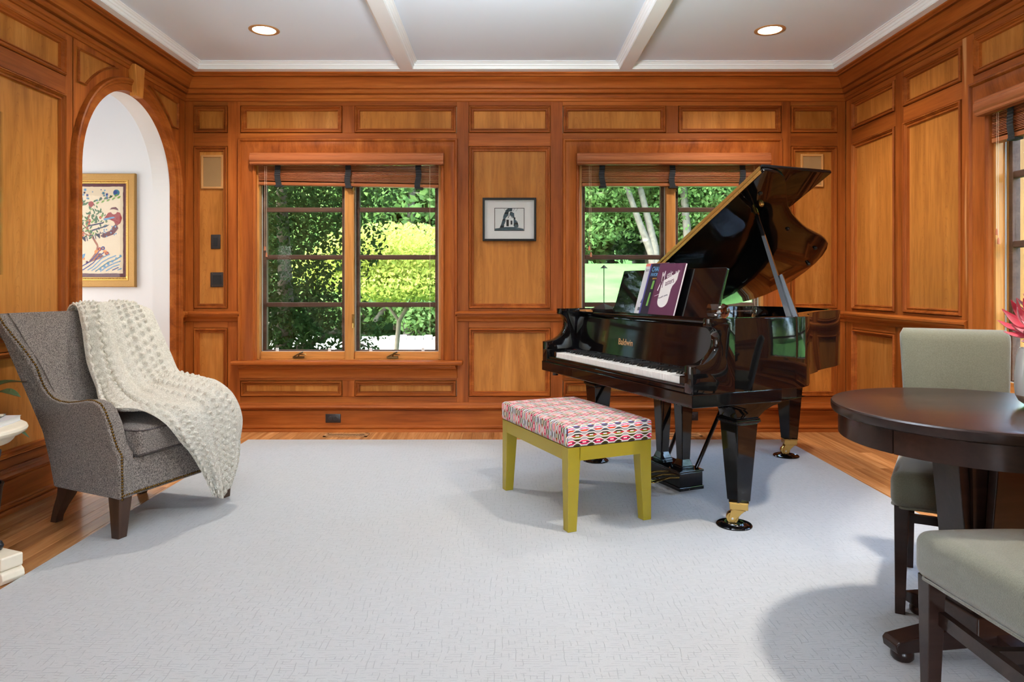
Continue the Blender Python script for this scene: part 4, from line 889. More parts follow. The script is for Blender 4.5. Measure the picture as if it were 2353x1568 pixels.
def art_plum(t, T):
    w, h = .232, .298
    pts = [(.060, .195), (.19, .250), (.19, .205), (.178, .185), (.163, .170), (.156, .150), (.155, .10)]+[(.1075+.0475*cos(a), .088-.042*sin(a)) for a in np.linspace(0, pi, 14)]
    flat(t, T, pts, 'ink_white', .0, 'keyboard_shape')
    R = Matrix.Rotation(pi/2, 4, 'X'); rot = Matrix.Rotation(-radians(17), 4, 'Y')
    def tx(s, size, x, z, mat, sx=.8, sh=.15, y=.0004): text(s, size, 'lettering', mat, t, T @ Matrix.Translation((x, -y, z)) @ rot @ R, .0003, sh, sx)
    tx('M', .075, .048, .196, 'ink_white', .55, .3); tx('usic', .05, .092, .214, 'ink_white', .66, .12); tx('by the', .024, .162, .237, 'ink_white', .6, .3)
    tx('M', .07, .050, .150, 'cover_plum', .55, .3, .0007); tx('asters', .046, .096, .168, 'cover_plum', .68, .12, .0007)
    flat(t, T, [(.022, .108), (.1, .132), (.1, .134), (.022, .110)], 'ink_white', .0004, 'rule'); tx('Russell E. Lanning', .012, .066, .094, 'ink_navy', .9, 0, .0007)
    flat(t, T, [(.05, .196), (.056, .196), (.040, .14), (.033, .142)], 'ink_white', .0004, 'flourish')
def art_blue(t, T):
    R = Matrix.Rotation(pi/2, 4, 'X')
    def tx(s, size, x, z, mat, sx=.7): text(s, size, 'lettering', mat, t, T @ Matrix.Translation((x, -.0004, z)) @ R, .0003, .1, sx)
    tx('CHART', .042, .022, .255, 'ink_cyan'); tx('FAVORITES', .03, .022, .226, 'ink_cyan'); tx('EASY PIANO', .012, .05, .208, 'ink_gold', .9)
    flat(t, T, [(.05, .05), (.068, .05), (.07, .13), (.056, .13)], 'ink_leaf', .0, 'picture_strip'); flat(t, T, [(.055, .15), (.075, .15), (.078, .2), (.06, .2)], 'ink_leaf', .0, 'picture_strip')
    flat(t, T, [(0, 0), (.012, 0), (.012, .30), (0, .30)], 'cover_violet', .0, 'spine_band')
def art_white(t, T):
    R = Matrix.Rotation(pi/2, 4, 'X')
    flat(t, T, [(0, .288), (.2, .288), (.2, .305), (0, .305)], 'ink_salmon', .0, 'top_band'); text('Jazz', .026, 'lettering', 'ink_grey', t, T @ Matrix.Translation((.010, -.0004, .258)) @ R, .0003, 0, .85)
    flat(t, T, [(.05, .085), (.075, .115), (.08, .165), (.062, .13)], 'ink_gold', .0, 'figure'); flat(t, T, [(.035, .065), (.07, .065), (.064, .10), (.05, .1)], 'ink_grey', .0, 'figure'); flat(t, T, [(.025, .02), (.075, .02), (.075, .04), (.025, .04)], 'ink_grey', .0, 'figure')
book('music_book', 'plum music book with white keyboard shape on the piano desk', -.055, -.030, .232, .298, .011, 'cover_plum', 'cover_plum', art_plum)
book('music_book', 'dark blue music book between the plum and white books', -.165, -.016, .22, .303, .008, 'cover_blue', 'cover_violet', art_blue)
book('music_book', 'white music book with red top band behind the others', -.228, -.006, .22, .305, .006, 'cover_white', 'cover_white', art_white)
# pendulum ornament
t = on_piano('arrow_ornament', 'slim black arrow topped ornament on a pyramid base on the piano', 'ornament', -.575, .0, .9725, radians(20))
MB().frus((-.055, .055, -.055, .055), (-.058, .058, -.058, .058), 0, .016).build('base', 'lacquer_soft', t, bevel=.002); MB().frus((-.062, .062, -.062, .062), (-.004, .004, -.004, .004), .016, .048).build('pyramid', 'metal_dark', t)
MB().tube([(0, 0, .046), (0, 0, .275)], .0028, 8).build('rod', 'metal_dark', t); MB().frus((-.017, .017, -.017, .017), (-.001, .001, -.001, .001), .272, .293).build('arrow_tip', 'metal_dark', t)
# toppled wine glass on the treble side
gp = PM @ Vector((.655, -.05, .983+.036)); t = thing('wine_glass', 'toppled wine glass with red dregs lying on the piano', 'glass', (gp.x, gp.y, gp.z), radians(3))
TG = Matrix.Rotation(-pi/2, 4, 'Y')
def latheX(prof, nm, mat): MB().lathe(prof, 32, T=Matrix.Translation((-.108, 0, 0)) @ Matrix.Rotation(pi/2, 4, 'Y')).build(nm, mat, t, smooth=60, recalc=False)
latheX([(.0335, 0), (.0355, .03), (.036, .05), (.034, .070), (.026, .086), (.012, .094), (.004, .098)], 'bowl', 'wine_glass')
latheX([(.0332, .066), (.0325, .070), (.0252, .0845), (.0115, .0925), (0, .094)], 'dregs', 'wine_red')
latheX([(.004, .098), (.0032, .11), (.0032, .19), (.006, .20)], 'stem', 'wine_glass'); latheX([(.006, .20), (.02, .206), (.0345, .209), (.035, .211), (0, .212)], 'foot', 'wine_glass')
MB().add([(-.075+.013*a, -.0366+.006*abs(b_), .013*b_-.008) for a, b_ in ((-1, 0), (0, -1), (1, 0), (0, 1))], [(0, 1, 2, 3)]).build('etched_mark', 'ink_grey', t)
# ------------------------------------------------------------------ piano bench
bz_ = math.atan2(.916, -.401)
bench = thing('piano_bench', 'olive green piano bench with a multicoloured patterned cushion', 'bench', (.35, 3.578, RT), bz_)
HL, HWd = .3735, .2275
for sx in (-1, 1):
    for sy in (-1, 1):
        X = lambda w: sorted((sx*HL, sx*(HL-w))); Y = lambda w: sorted((sy*HWd, sy*(HWd-w)))
        MB().frus(tuple(X(.045)+Y(.045)), tuple(X(.062)+Y(.068)), 0, .385).build('leg', 'olive_paint', bench, bevel=.002)
for s in (-1, 1):
    a = sorted((s*HWd, s*(HWd-.03))); Bx(-HL+.06, HL-.06, a[0], a[1], .322, .385).build('apron', 'olive_paint', bench)
    a = sorted((s*HL, s*(HL-.03))); Bx(a[0], a[1], -HWd+.06, HWd-.06, .322, .385).build('apron', 'olive_paint', bench)
Bx(-HL+.02, HL-.02, -HWd+.02, HWd-.02, .372, .384).build('seat_board', 'olive_paint', bench)
cu = MB().rbox((0, 0, .434), (.380, .234, .049), .018, 4, crown=.006, n=10).build('cushion', 'bench_fabric', bench, smooth=60, label='woven honeycomb patterned cushion')
me = cu.data; uv = me.uv_layers.new(name='UVMap')
for p in me.polygons:
    nx, ny, nz = p.normal
    for li in p.loop_indices:
        x, y, z = me.vertices[me.loops[li].vertex_index].co; dz_ = .483-z
        if abs(nz) > max(abs(nx), abs(ny)): u_, v_ = x, y
        elif abs(nx) >= abs(ny): u_, v_ = x+math.copysign(dz_, nx), y
        else: u_, v_ = x, y+math.copysign(dz_, ny)
        uv.data[li].uv = (u_+2, v_+2)
# ------------------------------------------------------------------ armchair
arm = thing('armchair', 'taupe tweed wing armchair with nailhead trim', 'armchair', (-1.6035, 3.385, 0), math.atan2(-.934, -.357))
front = [(.040, .19), (.036, .385), (.010, .415), (-.010, .456), (-.034, .520), (-.066, .575), (-.098, .603), (-.14, .614), (-.19, .613), (-.255, .601), (-.33, .591), (-.40, .592), (-.455, .602), (-.497, .626), (-.524, .66), (-.542, .705), (-.556, .76), (-.576, .815), (-.602, .866), (-.635, .92), (-.668, .965), (-.700, 1.002)]
back = [(-.722, 1.005), (-.69, .92), (-.655, .80), (-.615, .672), (-.57, .55), (-.515, .43), (-.465, .30), (-.43, .19)]
prof = front+back
def flare(z): 
    f = max(0, min(1, (z-.58)/.42)); return .052*f*f*(3-2*f)
def taper(y): return .05*max(0, min(1, (-y-.05)/.45))
for s in (-1, 1):
    kk = len(prof); V = []
    for xo in (.352, .270):
        for y, z in prof: V.append((s*((xo if xo > .3 else xo+.012*(z > .6))+flare(z)-taper(y)*(1 if z < .75 else max(0, 1-(z-.75)/.2))), y, z))
    F = [tuple(range(kk)), tuple(range(2*kk-1, kk-1, -1))]+[(i, i+kk, (i+1) % kk+kk, (i+1) % kk) for i in range(kk)]
    MB().add(V, F).build('arm_wing', 'tweed', arm, bevel=.012, bseg=3, smooth=50)
    nb = MB(); pts = [Vector(p) for p in front]; acc = 0; d = [0]
    for a, c in zip(pts, pts[1:]): d.append(d[-1]+(c-a).length)
    L = 0.0
    while L < d[-1]:
        i = max(j for j in range(len(d)) if d[j] <= L); i = min(i, len(pts)-2); f = (L-d[i])/(d[i+1]-d[i]); p = pts[i].lerp(pts[i+1], f); tn = (pts[i+1]-pts[i]).normalized(); nn = Vector((tn.y, -tn.x))
        y, z = p.x, p.y; xx = s*(.347+flare(z)-taper(y)*(1 if z < .75 else max(0, 1-(z-.75)/.2))-.012)
        nb.lathe([(.0065, 0), (.0055, .003), (.003, .005), (0, .0056)], 8, T=Matrix.Translation((xx, y+nn.x*.0, z+nn.y*.0)) @ Vector((0, nn.x, nn.y)).to_track_quat('Z', 'X').to_matrix().to_4x4()); L += .0135
    nb.build('nailhead_trim', 'antique_brass', arm, smooth=60, kind='stuff')
# inner back, lofted
lv = [(.30, -.36, -.43), (.42, -.40, -.50), (.52, -.445, -.545), (.60, -.505, -.585), (.66, -.545, -.61), (.72, -.567, -.632), (.80, -.597, -.655), (.88, -.634, -.68), (.94, -.667, -.70), (.985, -.692, -.718), (1.004, -.706, -.716)]
V = []; nx_ = 13
for z, yf, yb in lv:
    w = .285+flare(z)*1.05-taper(-.6)*max(0, min(1, (.9-z)/.2))*.6
    for i in range(nx_): 
        u = -1+2*i/(nx_-1); V.append((u*w, yf+.03*(u*u)**1.0*(1 if z < .98 else .4), z-.0))
    for i in range(nx_): u = 1-2*i/(nx_-1); V.append((u*w, yb, z))
kk = 2*nx_; F = [(j*kk+i, j*kk+(i+1) % kk, (j+1)*kk+(i+1) % kk, (j+1)*kk+i) for j in range(len(lv)-1) for i in range(kk)]+[tuple(range(kk)), tuple((len(lv)-1)*kk+i for i in range(kk))]
MB().add(V, F).build('backrest', 'tweed', arm, smooth=50)
sf = MB().rbox((0, -.20, .275), (.335, .236, .085), .012, 3, n=6); sf.v = [(x*(1-4.2*taper(y)), y, z) for x, y, z in sf.v]; sf.build('seat_frame', 'tweed', arm, smooth=50)
cus = MB().rbox((0, -.165, .425), (.268, .228, .064), .028, 4, crown=.026, n=10).build('seat_cushion', 'tweed', arm, smooth=60)
pipe = MB()
for zz in (.372, .478): pipe.tube([(-.262, -.30, zz), (-.262, .04, zz), (-.245, .058, zz), (.245, .058, zz), (.262, .04, zz), (.262, -.30, zz)], .0045, 8)
pipe.build('piping', 'tweed_dark', cus, smooth=60)
nb = MB()
for i in range(50): nb.lathe([(.0065, 0), (.0055, .003), (.003, .005), (0, .0056)], 8, T=Matrix.Translation((-.325+i*.01327, .0365, .205)) @ Matrix.Rotation(-pi/2, 4, 'X'))
nb.build('nailhead_trim', 'antique_brass', arm, smooth=60, kind='stuff')
for s in (-1, 1):
    MB().frus((s*.318-.022, s*.318+.022, -.022, .022), (s*.312-.034, s*.312+.034, -.034, .034), .012, .195).build('leg', 'leg_brown', arm, bevel=.003)
    V = []; lv2 = [(.0, -.50, .018), (.03, -.49, .018), (.08, -.462, .022), (.14, -.42, .028), (.195, -.395, .034)]
    mb = MB()
    V = [(s*(.243+.012*z_/.195)+dx*h_, y_+dy*h_, z_) for z_, y_, h_ in lv2 for dx, dy in ((-1, -1), (1, -1), (1, 1), (-1, 1))]
    mb.add(V, [(i*4+j, i*4+(j+1) % 4, i*4+4+(j+1) % 4, i*4+4+j) for i in range(4) for j in range(4)]+[(0, 1, 2, 3), (16, 17, 18, 19)]); mb.build('leg', 'leg_brown', arm, smooth=40)
# knitted throw: spline surface over back, seat and far arm, hanging in front
ctrl = np.array([
 [(.0, -.765, .88), (-.10, -.765, .89), (-.21, -.765, .90), (-.34, -.76, .89), (-.455, -.745, .87)],
 [(.0, -.742, 1.005), (-.10, -.742, 1.01), (-.21, -.742, 1.012), (-.34, -.738, 1.008), (-.45, -.725, .98)],
 [(.0, -.695, 1.022), (-.10, -.692, 1.025), (-.21, -.69, 1.026), (-.33, -.68, 1.02), (-.445, -.665, .985)],
 [(.035, -.63, .92), (-.06, -.627, .93), (-.19, -.622, .93), (-.32, -.60, .93), (-.43, -.60, .91)],
 [(.07, -.545, .735), (-.03, -.53, .745), (-.16, -.51, .755), (-.29, -.48, .765), (-.415, -.49, .755)],
 [(.10, -.43, .595), (-.0, -.405, .605), (-.14, -.38, .615), (-.27, -.38, .645), (-.395, -.39, .64)],
 [(.185, -.29, .55), (.05, -.265, .56), (-.10, -.25, .575), (-.25, -.25, .645), (-.385, -.26, .625)],
 [(.262, -.14, .535), (.11, -.10, .545), (-.06, -.09, .56), (-.24, -.10, .625), (-.375, -.13, .61)],
 [(.20, -.015, .530), (.06, .045, .530), (-.08, .05, .54), (-.22, .045, .575), (-.355, .01, .555)],
 [(.15, .085, .47), (.04, .098, .45), (-.10, .10, .455), (-.23, .10, .46), (-.345, .085, .44)],
 [(.035, .095, .355), (-.04, .105, .34), (-.13, .11, .335), (-.22, .11, .33), (-.318, .095, .32)],
 [(-.06, .092, .225), (-.11, .10, .21), (-.17, .108, .20), (-.23, .108, .205), (-.29, .094, .215)],
 [(-.15, .085, .085), (-.17, .09, .07), (-.193, .095, .058), (-.215, .095, .07), (-.24, .085, .095)]])
def crw(k, m_):       # Catmull-Rom weights, m_ samples over k control points
    W_ = np.zeros((m_, k)); x = np.linspace(0, k-1, m_); i = np.minimum(k-2, np.floor(x)).astype(int); f = x-i
    for d_, w_ in ((-1, -.5*f+f*f-.5*f**3), (0, 1-2.5*f*f+1.5*f**3), (1, .5*f+2*f*f-1.5*f**3), (2, -.5*f*f+.5*f**3)):
        np.add.at(W_, (np.arange(m_), np.clip(i+d_, 0, k-1)), w_)
    return W_
NU, NV = 132, 420
base = np.einsum('jr,rcd,ic->jid', crw(13, NV), ctrl, crw(5, NU))
def normals(G):
    du = np.gradient(G, axis=1); dv = np.gradient(G, axis=0); N_ = np.cross(du, dv); return N_/np.maximum(1e-9, np.linalg.norm(N_, axis=2, keepdims=True))
N_ = normals(base)
if N_[NV//3, NU//2, 1] < 0: N_ = -N_
uu, vv = np.meshgrid(np.linspace(0, 1, NU), np.linspace(0, 1, NV))
env = np.clip((vv-.16)/.1, 0, 1)
near = np.exp(-(np.clip(uu-.02, 0, 1)/.42)**2)
fold = .046*np.abs(np.sin(uu*pi*6.5+1.4*vv+.3))**1.5*near*env*np.clip((.62-vv)*6, .25, 1)
fold = fold+.014*np.clip(np.sin(uu*2*pi*1.6-vv*11+2.2), 0, 1)*env*np.clip((vv-.42)*6, 0, 1)+.010*np.clip(np.sin(vv*34+uu*6), 0, 1)*np.clip((vv-.40)*8, 0, 1)*np.clip((.66-vv)*8, 0, 1)
base = base+N_*(fold[..., None]+.012)
N_ = normals(base)
if N_[NV//3, NU//2, 1] < 0: N_ = -N_
su = np.linalg.norm(np.gradient(base, axis=1), axis=2).mean(); 
cu_, cv_ = uu*12, vv*44
bu = np.abs((cu_ % 1)-.5); bv = np.abs(((cv_+.5*(np.floor(cu_) % 2)) % 1)-.5)
rowmask = 1.0-.75*((np.floor(cu_*.5) % 3) == 2)
bob = np.clip(1-np.sqrt((bu/.30)**2+(bv/.34)**2), 0, 1)**.6*rowmask
edge = np.minimum(np.minimum(uu, 1-uu)*14, (1-vv)*26).clip(0, 1)
knit = .0018*np.sin(uu*2*pi*62)*np.sin(vv*2*pi*150)
base = base+N_*((bob*.018*edge+knit)[..., None])
mb = MB(); V = base.reshape(-1, 3).tolist(); F = [(j*NU+i, j*NU+i+1, (j+1)*NU+i+1, (j+1)*NU+i) for j in range(NV-1) for i in range(NU-1)]
V2 = (base-N_*.007).reshape(-1, 3).tolist(); nV = len(V)
F2 = [(a+nV, d_+nV, c_+nV, b2+nV) for a, b2, c_, d_ in F]
rimI = [i for i in range(NU)]+[j*NU+NU-1 for j in range(1, NV)]+[(NV-1)*NU+i for i in range(NU-2, -1, -1)]+[j*NU for j in range(NV-2, 0, -1)]
F3 = [(rimI[i], rimI[(i+1) % len(rimI)], rimI[(i+1) % len(rimI)]+nV, rimI[i]+nV) for i in range(len(rimI))]
o = mb.add(V+V2, F+F2+F3).build('throw_blanket', 'knit', smooth=80, recalc=False)
o.location = arm.location; o.rotation_euler = arm.rotation_euler; tag(o, 'cream chunky knitted throw with bobbles draped over the armchair', 'blanket')
# ------------------------------------------------------------------ side table at the far left
t = thing('side_table', 'round cream stone side table with dark curved legs at far left', 'side table', (-2.212, 2.78, 0), 0)
st_ = t
H_ = -.042
MB().lathe([(0, .535+H_), (.19, .535+H_), (.20, .545+H_), (.21, .562+H_), (.23, .568+H_), (.245, .578+H_), (.249, .588+H_), (.245, .598+H_), (.235, .604+H_), (0, .604+H_)], 56).build('top', 'stone_cream', t, smooth=35)
for q in range(3):
    a = radians(-22+120*q); ca_, sa_ = cos(a), sin(a)
    MB().tube([(r_*ca_, r_*sa_, z) for r_, z in ((.235, .536+H_), (.215, .42), (.175, .31), (.15, .22), (.18, .15), (.25, .128))], [.034, .032, .028, .024, .02, .017], 10).build('leg', 'metal_dark', t, smooth=60)
    MB().lathe([(0, -.022), (.018, -.016), (.025, 0), (.018, .016), (0, .022)], 14, T=Matrix.Translation((.265*ca_, .265*sa_, .128 if q == 0 else .023))).build('ball_foot', 'metal_dark', t, smooth=60)
MB().lathe([(0, .11), (.03, .112), (.042, .13), (.042, .15), (.03, .168), (0, .17)], 20).build('hub', 'metal_dark', t, smooth=60)
for q in range(1):
    T = Matrix.Rotation(radians(-22+90*q), 4, 'Z'); pl_ = .368
    MB().box(-.2, pl_-.01, -.042, .042, .055+.0006*q, .105+.0006*q, T=T).build('plinth', 'stone_cream', t, bevel=.006)
    pf = [(-.19, 0), (-.21, .022), (-.19, .054), (pl_-.02, .054), (pl_-.004, .042), (pl_, .022), (pl_-.01, .006), (pl_-.02, 0)]
    MB().prism(pf, -.042, .042, 'y', T=T @ Matrix.Translation((0, 0, .0006*q))).build('plinth_foot', 'stone_cream', t, bevel=.003)
def magazine(label, loc, rz, w, h, th, mat, tilt=0):
    o = thing('magazine', label, 'magazine', loc, rz); o.rotation_euler = (0, tilt, rz)
    MB().box(-w/2, w/2, -h/2, h/2, 0, .001).box(-w/2, w/2, -h/2, h/2, th-.001, th).build('cover', mat, o); MB().box(-w/2+.001, w/2-.003, -h/2+.002, h/2-.002, .001, th-.001).build('pages', 'paper_white', o); return o
magazine('thick pale blue book lying at the bottom of the side table pile', (-2.15, 2.80, .5625), radians(8), .22, .28, .022, 'cover_white')
magazine('grey magazine in the middle of the side table pile', (-2.17, 2.79, .585), radians(20), .20, .27, .006, 'ink_grey')
magazine('pinkish magazine lying on top of the side table pile', (-2.21, 2.77, .5915), radians(-4), .21, .28, .006, 'parchment')
# rubber plant behind the side table
t = thing('potted_plant', 'rubber plant with oval leaves behind the side table', 'plant', (-2.36, 3.10, 0))
MB().lathe([(0, 0), (.07, 0), (.095, .22), (.1, .24), (.09, .24), (.085, .21), (0, .2)], 24).build('pot', 'metal_dark', t, smooth=40)
def leaf3(base_, tip, w, nm, mat, parent, up=(0, 0, 1), curl=.15):
    b0, t0 = Vector(base_), Vector(tip); d = t0-b0; L = d.length; d.normalize(); sd = d.cross(Vector(up)); sd = sd.normalized() if sd.length > 1e-4 else Vector((1, 0, 0)); n_ = sd.cross(d)
    mb = MB(); nn = 9
    V = []
    for i in range(nn):
        f = i/(nn-1); hw = w*sin(pi*min(.999, f**.8))**.8 if 0 < f < 1 else 0.0006; c_ = b0+d*L*f+n_*(curl*L*sin(pi*f))
        V += [tuple(c_-sd*hw+n_*hw*.25), tuple(c_), tuple(c_+sd*hw+n_*hw*.25)]
    F = [(i*3+j, i*3+j+1, (i+1)*3+j+1, (i+1)*3+j) for i in range(nn-1) for j in range(2)]
    mb.add(V, F); mb.add([tuple(Vector(p)-n_*.0012) for p in V], [f[::-1] for f in F]); return mb.build(nm, mat, parent, smooth=60, recalc=False)
MB().tube([(0, 0, .2), (.01, 0, .42), (-.01, .01, .66)], .008, 8).build('stem', 'bark_dark', t)
for q, (z, a, L) in enumerate(((.60, -.3, .26), (.63, .9, .2), (.55, -1.6, .2), (.66, 2.4, .18), (.50, .35, .2), (.42, -.75, .22), (.68, -.9, .2))):
    leaf3((0, 0, z), (L*cos(a), L*sin(a), z+(.05 if z > .58 else -.06)), .046, 'leaf', 'leaf_rubber', t)
# ------------------------------------------------------------------ round dining table
TZ = .765; TCX, TCY = 1.462, 2.12
t = thing('dining_table', 'round espresso pedestal dining table', 'table', (TCX, TCY, RT), 0)
MB().lathe([(0, TZ-.034-RT), (.408, TZ-.034-RT), (.414, TZ-.03-RT), (.4175, TZ-.02-RT), (.4175, TZ-.006-RT), (.414, TZ-.0015-RT), (.408, TZ-RT), (0, TZ-RT)], 96).build('top', 'espresso', t, smooth=35)
for q in range(4):
    a0, a1 = pi/2*q+.006+.42, pi/2*(q+1)-.006+.42; nn = 16; V = []
    for i in range(nn+1):
        a = a0+(a1-a0)*i/nn
        for r_, z in ((.395, TZ-.104), (.395, TZ-.034), (.375, TZ-.034), (.375, TZ-.104)): V.append((r_*cos(a), r_*sin(a), z-RT))
    F = [(i*4+j, i*4+(j+1) % 4, (i+1)*4+(j+1) % 4, (i+1)*4+j) for i in range(nn) for j in range(4)]+[(0, 1, 2, 3), (nn*4+3, nn*4+2, nn*4+1, nn*4)]
    MB().add(V, F).build('apron', 'espresso', t, smooth=35)
for q in range(4):
    T = Matrix.Rotation(pi/2*q+.12, 4, 'Z')
    MB().prism([(.055, .13), (.075, .13), (.135, TZ-.04-RT), (.10, TZ-.04-RT)], -.055, .055, 'y', T=T).build('column_panel', 'espresso', t, bevel=.003)
MB().frus((-.06, .06, -.06, .06), (-.085, .085, -.085, .085), .08, TZ-.04-RT).build('column_core', 'espresso', t)
MB().frus((-.1, .1, -.1, .1), (-.085, .085, -.085, .085), .075, .15, T=Matrix.Rotation(.12, 4, 'Z')).build('column_base', 'espresso', t, bevel=.004)
for q in range(4):
    T = Matrix.Rotation(pi/2*q+pi*.0+.12+pi/2*0, 4, 'Z')
    ft = MB().prism([(.05, .035), (.30, .03), (.305, .055), (.295, .066), (.08, .105), (.05, .105)], -.034, .034, 'y', T=T).build('foot', 'espresso', t, bevel=.004)
    MB().lathe([(0, 0), (.026, 0), (.032, .008), (.032, .022), (.026, .032), (0, .032)], 20, T=T @ Matrix.Translation((.262, 0, 0))).build('bun', 'espresso', ft, smooth=50)
# vase with proteas
vx, vy = 1.645, 2.13
t = thing('vase', 'white glazed vase with bare clay base on the round table', 'vase', (vx, vy, TZ))
MB().lathe([(0, 0), (.030, .001), (.050, .016), (.0585, .034)], 40).build('clay_base', 'vase_clay', t, smooth=60, label='unglazed clay base')
MB().lathe([(.0585, .034), (.061, .06), (.0605, .10), (.056, .15), (.050, .176), (.047, .18), (.045, .176), (.052, .12), (.05, .03), (0, .03)], 40).build('body', 'vase_white', t, smooth=60)
def protea(label, cx_, cy_, cz_, R_, dirv, seed):
    random.seed(seed)
    t = thing('protea_flower', label, 'flower', (cx_, cy_, cz_), group='proteas in the vase'); d = Vector(dirv).normalized(); q = d.to_track_quat('Z', 'Y').to_matrix()
    for ringi, (nn, rad, hgt, w, mt) in enumerate(((12, 1.0, .26, .017, 'petal_red'), (11, .86, .52, .017, 'petal_pink'), (9, .6, .85, .015, 'petal_pink'))):
        for i in range(nn):
            a = 2*pi*(i+.5*ringi)/nn+random.uniform(-.1, .1); b0 = q @ Vector((.018*cos(a), .018*sin(a), -.01)); t0 = q @ Vector((R_*rad*cos(a), R_*rad*sin(a), R_*hgt))
            mt_ = mt if random.random() < .75 else ('petal_red' if mt == 'petal_pink' else 'petal_pink')
            leaf3(b0, t0, w, 'petal', mt_, t, up=tuple(q @ Vector((0, 0, 1))), curl=-.16)
    cn = MB()
    for i in range(34):
        a = random.uniform(0, 2*pi); r_ = .022*sqrt(random.random()); p = q @ Vector((r_*cos(a), r_*sin(a), 0)); e = q @ Vector((r_*1.7*cos(a), r_*1.7*sin(a), R_*.62)); cn.tube([p, e], [.004, .0022], 5)
    cn.build('stamens', 'petal_pale', t, kind='stuff')
    MB().tube([q @ Vector((0, 0, 0)), (0.0+(vx-cx_)*.6, (vy-cy_)*.6, (TZ+.12-cz_)*.6), (vx-cx_, vy-cy_, TZ+.05-cz_)], .006, 8).build('stem', 'leaf_gloss', t)
protea('large pink and red protea leaning left over the vase', vx+.012, vy-.01, 1.01, .118, (-.35, -.45, .75), 3)
protea('second pink protea behind the leaning one', vx+.10, vy+.05, 1.05, .11, (.3, .2, 1), 5)
tl = thing('eucalyptus_sprig', 'single round green leaf tucked among the proteas', 'leaf', (vx, vy, TZ)); leaf3((.0, -.02, .20), (-.055, -.08, .335), .03, 'leaf', 'leaf_gloss', tl, up=(0, -1, .2), curl=.05); MB().tube([(0, 0, .06), (0, -.02, .20)], .003, 6).build('stem', 'leaf_gloss', tl)
# ------------------------------------------------------------------ dining chairs
def dining_chair(label, loc, rz):
    t = thing('dining_chair', label, 'chair', loc, rz, group='green velvet dining chairs')
    def tapered(x, y, f0=.21, f1=.175): # narrows to the back; y -.235..+.235
        f = (y+.235)/.47; return x*(f1+(f0-f1)*f)/f0
    mb = MB().rbox((0, 0, .425), (.225, .245, .062), .035, 5, crown=.03, n=10); mb.v = [(tapered(x, y), y, z) for x, y, z in mb.v]
    s = mb.build('seat', 'velvet_green', t, smooth=60)
    pp = MB(); loop = [(tapered(x, y), y, .37) for x, y in ((-.219, -.23), (-.221, .20), (-.19, .243), (.19, .243), (.221, .20), (.219, -.23))]; pp.tube(loop, .004, 6); pp.build('piping', 'velvet_green', s, smooth=60)
    for sx in (-1, 1):
        MB().frus((sx*.195-.015, sx*.195+.015, .195, .225), (sx*.19-.0225, sx*.19+.0225, .185, .235), 0, .372).build('leg', 'espresso', t, bevel=.002)
        MB().frus((sx*.155-.015, sx*.155+.015, -.275, -.245), (sx*.155-.02, sx*.155+.02, -.235, -.195), 0, .372).build('leg', 'espresso', t, bevel=.002)
        MB().prism([(-.22, .255), (.205, .255), (.205, .29), (-.22, .29)], sx*.178-.009, sx*.178+.009, 'x').build('side_stretcher', 'espresso', t)
    Bx(-.18, .18, .0, .02, .258, .288).build('cross_stretcher', 'espresso', t)
    mb = MB(); NB = 24
    def bk(u, v):
        a = u*2*pi; h = v; x = .158+.03*h
        px = (abs(cos(a))**.4)*math.copysign(1, cos(a))*x; py = (abs(sin(a))**.6)*math.copysign(1, sin(a))*.034
        e = 1 if v < .93 else sqrt(max(0, 1-((v-.93)/.07)**2)); sh = .92+.08*e
        return (px*(sh if v > .93 else 1), -.225-.09*h*h+py*(.25+.75*e)-.02*h, .36+.592*v)
    mb.grid(NB*2, 26, bk, closed_u=True); nb_ = NB*2; mb.f.append(tuple(25*nb_+i for i in range(nb_))); mb.m.append(0); mb.f.append(tuple(range(nb_-1, -1, -1))); mb.m.append(0)
    mb.build('backrest', 'velvet_green', t, smooth=60)
    return t
dining_chair('green velvet dining chair tucked in behind the round table', (1.634, 2.471, RT), radians(151.3))
dining_chair('green velvet dining chair in the near right corner', (1.30, 1.585, RT), 0)
# ------------------------------------------------------------------ outdoors
def ground_h(x, y):
    r = np.clip((x+1.2)/2.4, 0, 1); r = r*r*(3-2*r); r = r*np.clip((11-x)/4, 0, 1)
    h = -.55+r*np.clip(y-8, 0, 11.5)*.2
    h = h+np.clip(y-27, 0, 40)*.30*(1-r)+np.clip(y-34, 0, 40)*.28*r
    rx = np.clip((x-9)/6, 0, 1)*np.clip((10-y)/4, 0, 1)
    return h+rx*np.clip(x-12, 0, 30)*.10
gx = np.linspace(-40, 50, 91); gy = np.concatenate([np.linspace(-25, 5, 16), np.linspace(5.8, 64, 80)]); V = [(x, y, float(ground_h(x, y))) for y in gy for x in gx]; ng = len(gx)
tag(MB().add(V, [(j*ng+i, j*ng+i+1, (j+1)*ng+i+1, (j+1)*ng+i) for j in range(len(gy)-1) for i in range(ng-1)]).build('ground_lawn', 'lawn', smooth=80), 'sunlit green lawn sloping up outside the windows', 'lawn', kind='structure')
V = []
for i in range(30):
    x = -26+i*.92
    for y in (15.2, 17.2, 19.2, 20.9): V.append((x, y, float(ground_h(x, y))+.03))
tag(MB().add(V, [(i*4+j, i*4+j+1, i*4+j+5, i*4+j+4) for i in range(29) for j in range(3)]).build('road', 'asphalt'), 'pale sunlit road beyond the dark tree', 'road', kind='structure')
kerb = thing('kerb', 'line of pale kerb stones along the road', 'kerb', kind='structure'); kc = None
